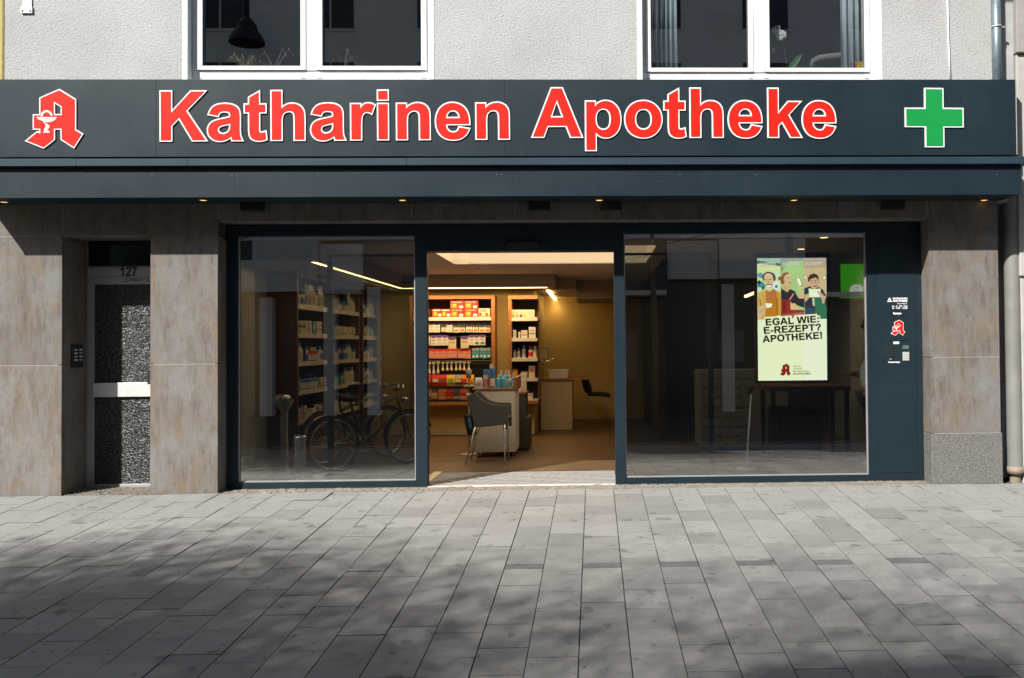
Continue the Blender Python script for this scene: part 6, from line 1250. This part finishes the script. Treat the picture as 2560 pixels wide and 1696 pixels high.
while xx < 28:                                   # fascia boards, canopies and blinds over the shops
    w_ = rr.uniform(1.2, 3.0); mt_ = rr.choice([M_op2, M_op2, M_opw, M_opb, M_opn, M_op]); d_ = rr.uniform(-.1, .5); z0_ = zO + rr.uniform(3.3, 3.9); z1_ = zO + rr.uniform(4.4, 5.2)
    m = MB(); m.box(xx, xx + w_ - .02, yO - .24, yO + d_, z0_, z1_); m.build('fascia_board', mt_, op)
    if rr.random() < .5: m = MB(); m.box(xx + .05, xx + w_ - .07, yO - .24, yO + d_ + .25, z0_ - .14, z0_ - .003); m.build('blind_box', rr.choice([M_opw, M_op2]), op)
    if rr.random() < .45: m = MB(); m.box(xx + .1, xx + .45, yO - .24, yO + .03, zO - .1, z0_ - .15); m.build('pier', rr.choice([M_op, M_op2]), op)
    if rr.random() < .35: m = MB(); m.box(xx + .6, xx + 1.1, yO - .24, yO - .2, zO + .9, zO + 2.3); m.build('shop_notice', rr.choice([M_opw, M_opb, M_op]), op)
    xx += w_; kk += 1
wf = MB(); wf.box(-.75, .75, 0, .05, 0, 1.7); wfm = wf.mesh('window', M_upvc); wp = MB(); wp.box(-.66, -.03, .051, .06, .08, 1.6); wp.box(.03, .66, .051, .06, .08, 1.6); wpm = wp.mesh('pane', M_opg)
for fl_ in range(3):
    for i in range(17): w_ = put('window', wfm, op, (-26 + i * 3.1, .001, 5.9 + fl_ * 2.5)); put('pane', wpm, w_)
gs = thing('green_shop_sign', 'green square shop sign across the street ending in the letters ge', 'sign', (7.6, yO + .6, 2.2))
q = 2.57
def mir(u, v, y): w_ = W(u, v, 2 * (yS + .04) - y); return Vector((w_.x, y, w_.z))
yGs = yO + .55; a, b = mir(2104, 745, yGs), mir(2200, 660, yGs)
m = MB(); m.box(a.x, b.x + 1.2, yGs - .2, yGs, a.z, b.z); m.build('box', glow('sign_green', 62, 170, 40, 1.0), gs)
m = MB(); ta, tb_ = mir(2160 + 34, 737, yGs + .004), mir(2124, 737, yGs + .004); put_text(m, 'ge', ta, tb_, .42, 0, .03, out=Vector((0, 1, 0))); m.build('lettering', glow('sign_white', 225, 235, 220, 1.0), gs, weld=False)
# hanging street lamp (mirrored in the upper left window)
yl = -14.2; lq = W(617, 95, .24 - yl); lp = thing('street_lamp', 'dark bell shaped street lamp hanging over the street', 'street lamp', (lq.x, yl, lq.z))
m = MB(); m.lathe([(.46, -.15), (.45, -.05), (.32, .17), (.26, .25), (.26, .34), (.19, .42), (.145, .50), (.07, .56)], (lq.x, yl, lq.z), 22); m.build('bell', M_black, lp); m = MB(); m.tube([(lq.x, yl, lq.z + .55), (lq.x, yl, lq.z + 1.5)], .075, 10); m.build('stem', M_black, lp); m = MB(); m.tube([(lq.x - 30, yl, lq.z + 1.5), (lq.x + 30, yl, lq.z + 1.5)], .008, 5); m.build('span_wire', M_black, lp)
# unseen trees added behind the camera so their crowns softly shade the near paving
M_bark = plain('grey_bark', (.13, .11, .09), .9, vary=.25, scale=20); M_lv = [plain('leaf_a', (.05, .085, .025), .6), plain('leaf_b', (.075, .11, .03), .6)]
def shade_tree(label, x, y, z_lo, z_hi, rx, ry, n, seed, ox=0.0, oy=0.0, lf=1.25):
    g = gz(y); tree = thing('shade_tree', label, 'tree', (x, y, g)); rr = random.Random(seed); zc_ = (z_lo + z_hi) / 2; hz = (z_hi - z_lo) / 2
    m = MB(); m.tube([(x, y, g - .1), (x + .04, y, zc_ * .3), (x - .03, y + .05, zc_ * .65), (x + ox * .5, y + oy * .5, z_hi - .6)], [.11, .09, .05, .02], 10)
    for k in range(5):
        a = k * 2.4; f = k / 5; z0_ = z_lo - .5 + (hz * 1.6) * f; L = (1 - .4 * f)
        m.tube([(x, y, z0_), (x + ox * .5 + rx * .45 * L * math.cos(a), y + oy * .5 + ry * .45 * L * math.sin(a), z0_ + .35), (x + ox + rx * .85 * L * math.cos(a), y + oy + ry * .85 * L * math.sin(a), z0_ + .6)], [.016, .010, .004], 5)
    m.build('trunk', M_bark, tree); m = MB(); pass
    for k in range(n):
        while True:
            d_ = Vector((rr.gauss(0, .5), rr.gauss(0, .5), rr.gauss(0, .45)))
            if d_.length < 1.3: break
        c = Vector((x + ox + rx * d_.x, y + oy + ry * d_.y, zc_ + hz * d_.z)); s_ = rr.uniform(.014, .03) * lf
        mt_ = Matrix.Translation(c) @ Matrix.Rotation(rr.uniform(0, 6), 4, 'Z') @ Matrix.Rotation(rr.uniform(-1, 1), 4, 'X')
        m.add([mt_ @ Vector(p) for p in ((-s_, 0, 0), (0, -s_ * .6, 0), (s_, 0, 0), (0, s_ * .6, 0))], [(0, 1, 2, 3)], k % 2)
    m.build('crown', M_lv, tree, fix=False, weld=False)
shade_tree('unseen dense tree added for shade behind the camera to the left', -7.9, -9.5, 4.3, 7.0, 2.7, 2.3, 42000, 6, 0, -.2, 1.8)
shade_tree('unseen airy tree added for shade nearest behind the camera', -3.6, -10.9, 4.3, 6.8, 3.6, 2.2, 30000, 8, 0, 1.1, 1.0)
shade_tree('unseen airy tree added for shade behind the camera to the right', 1.4, -10.9, 4.3, 6.8, 3.8, 2.2, 25000, 9, 0, 1.1, 1.0)
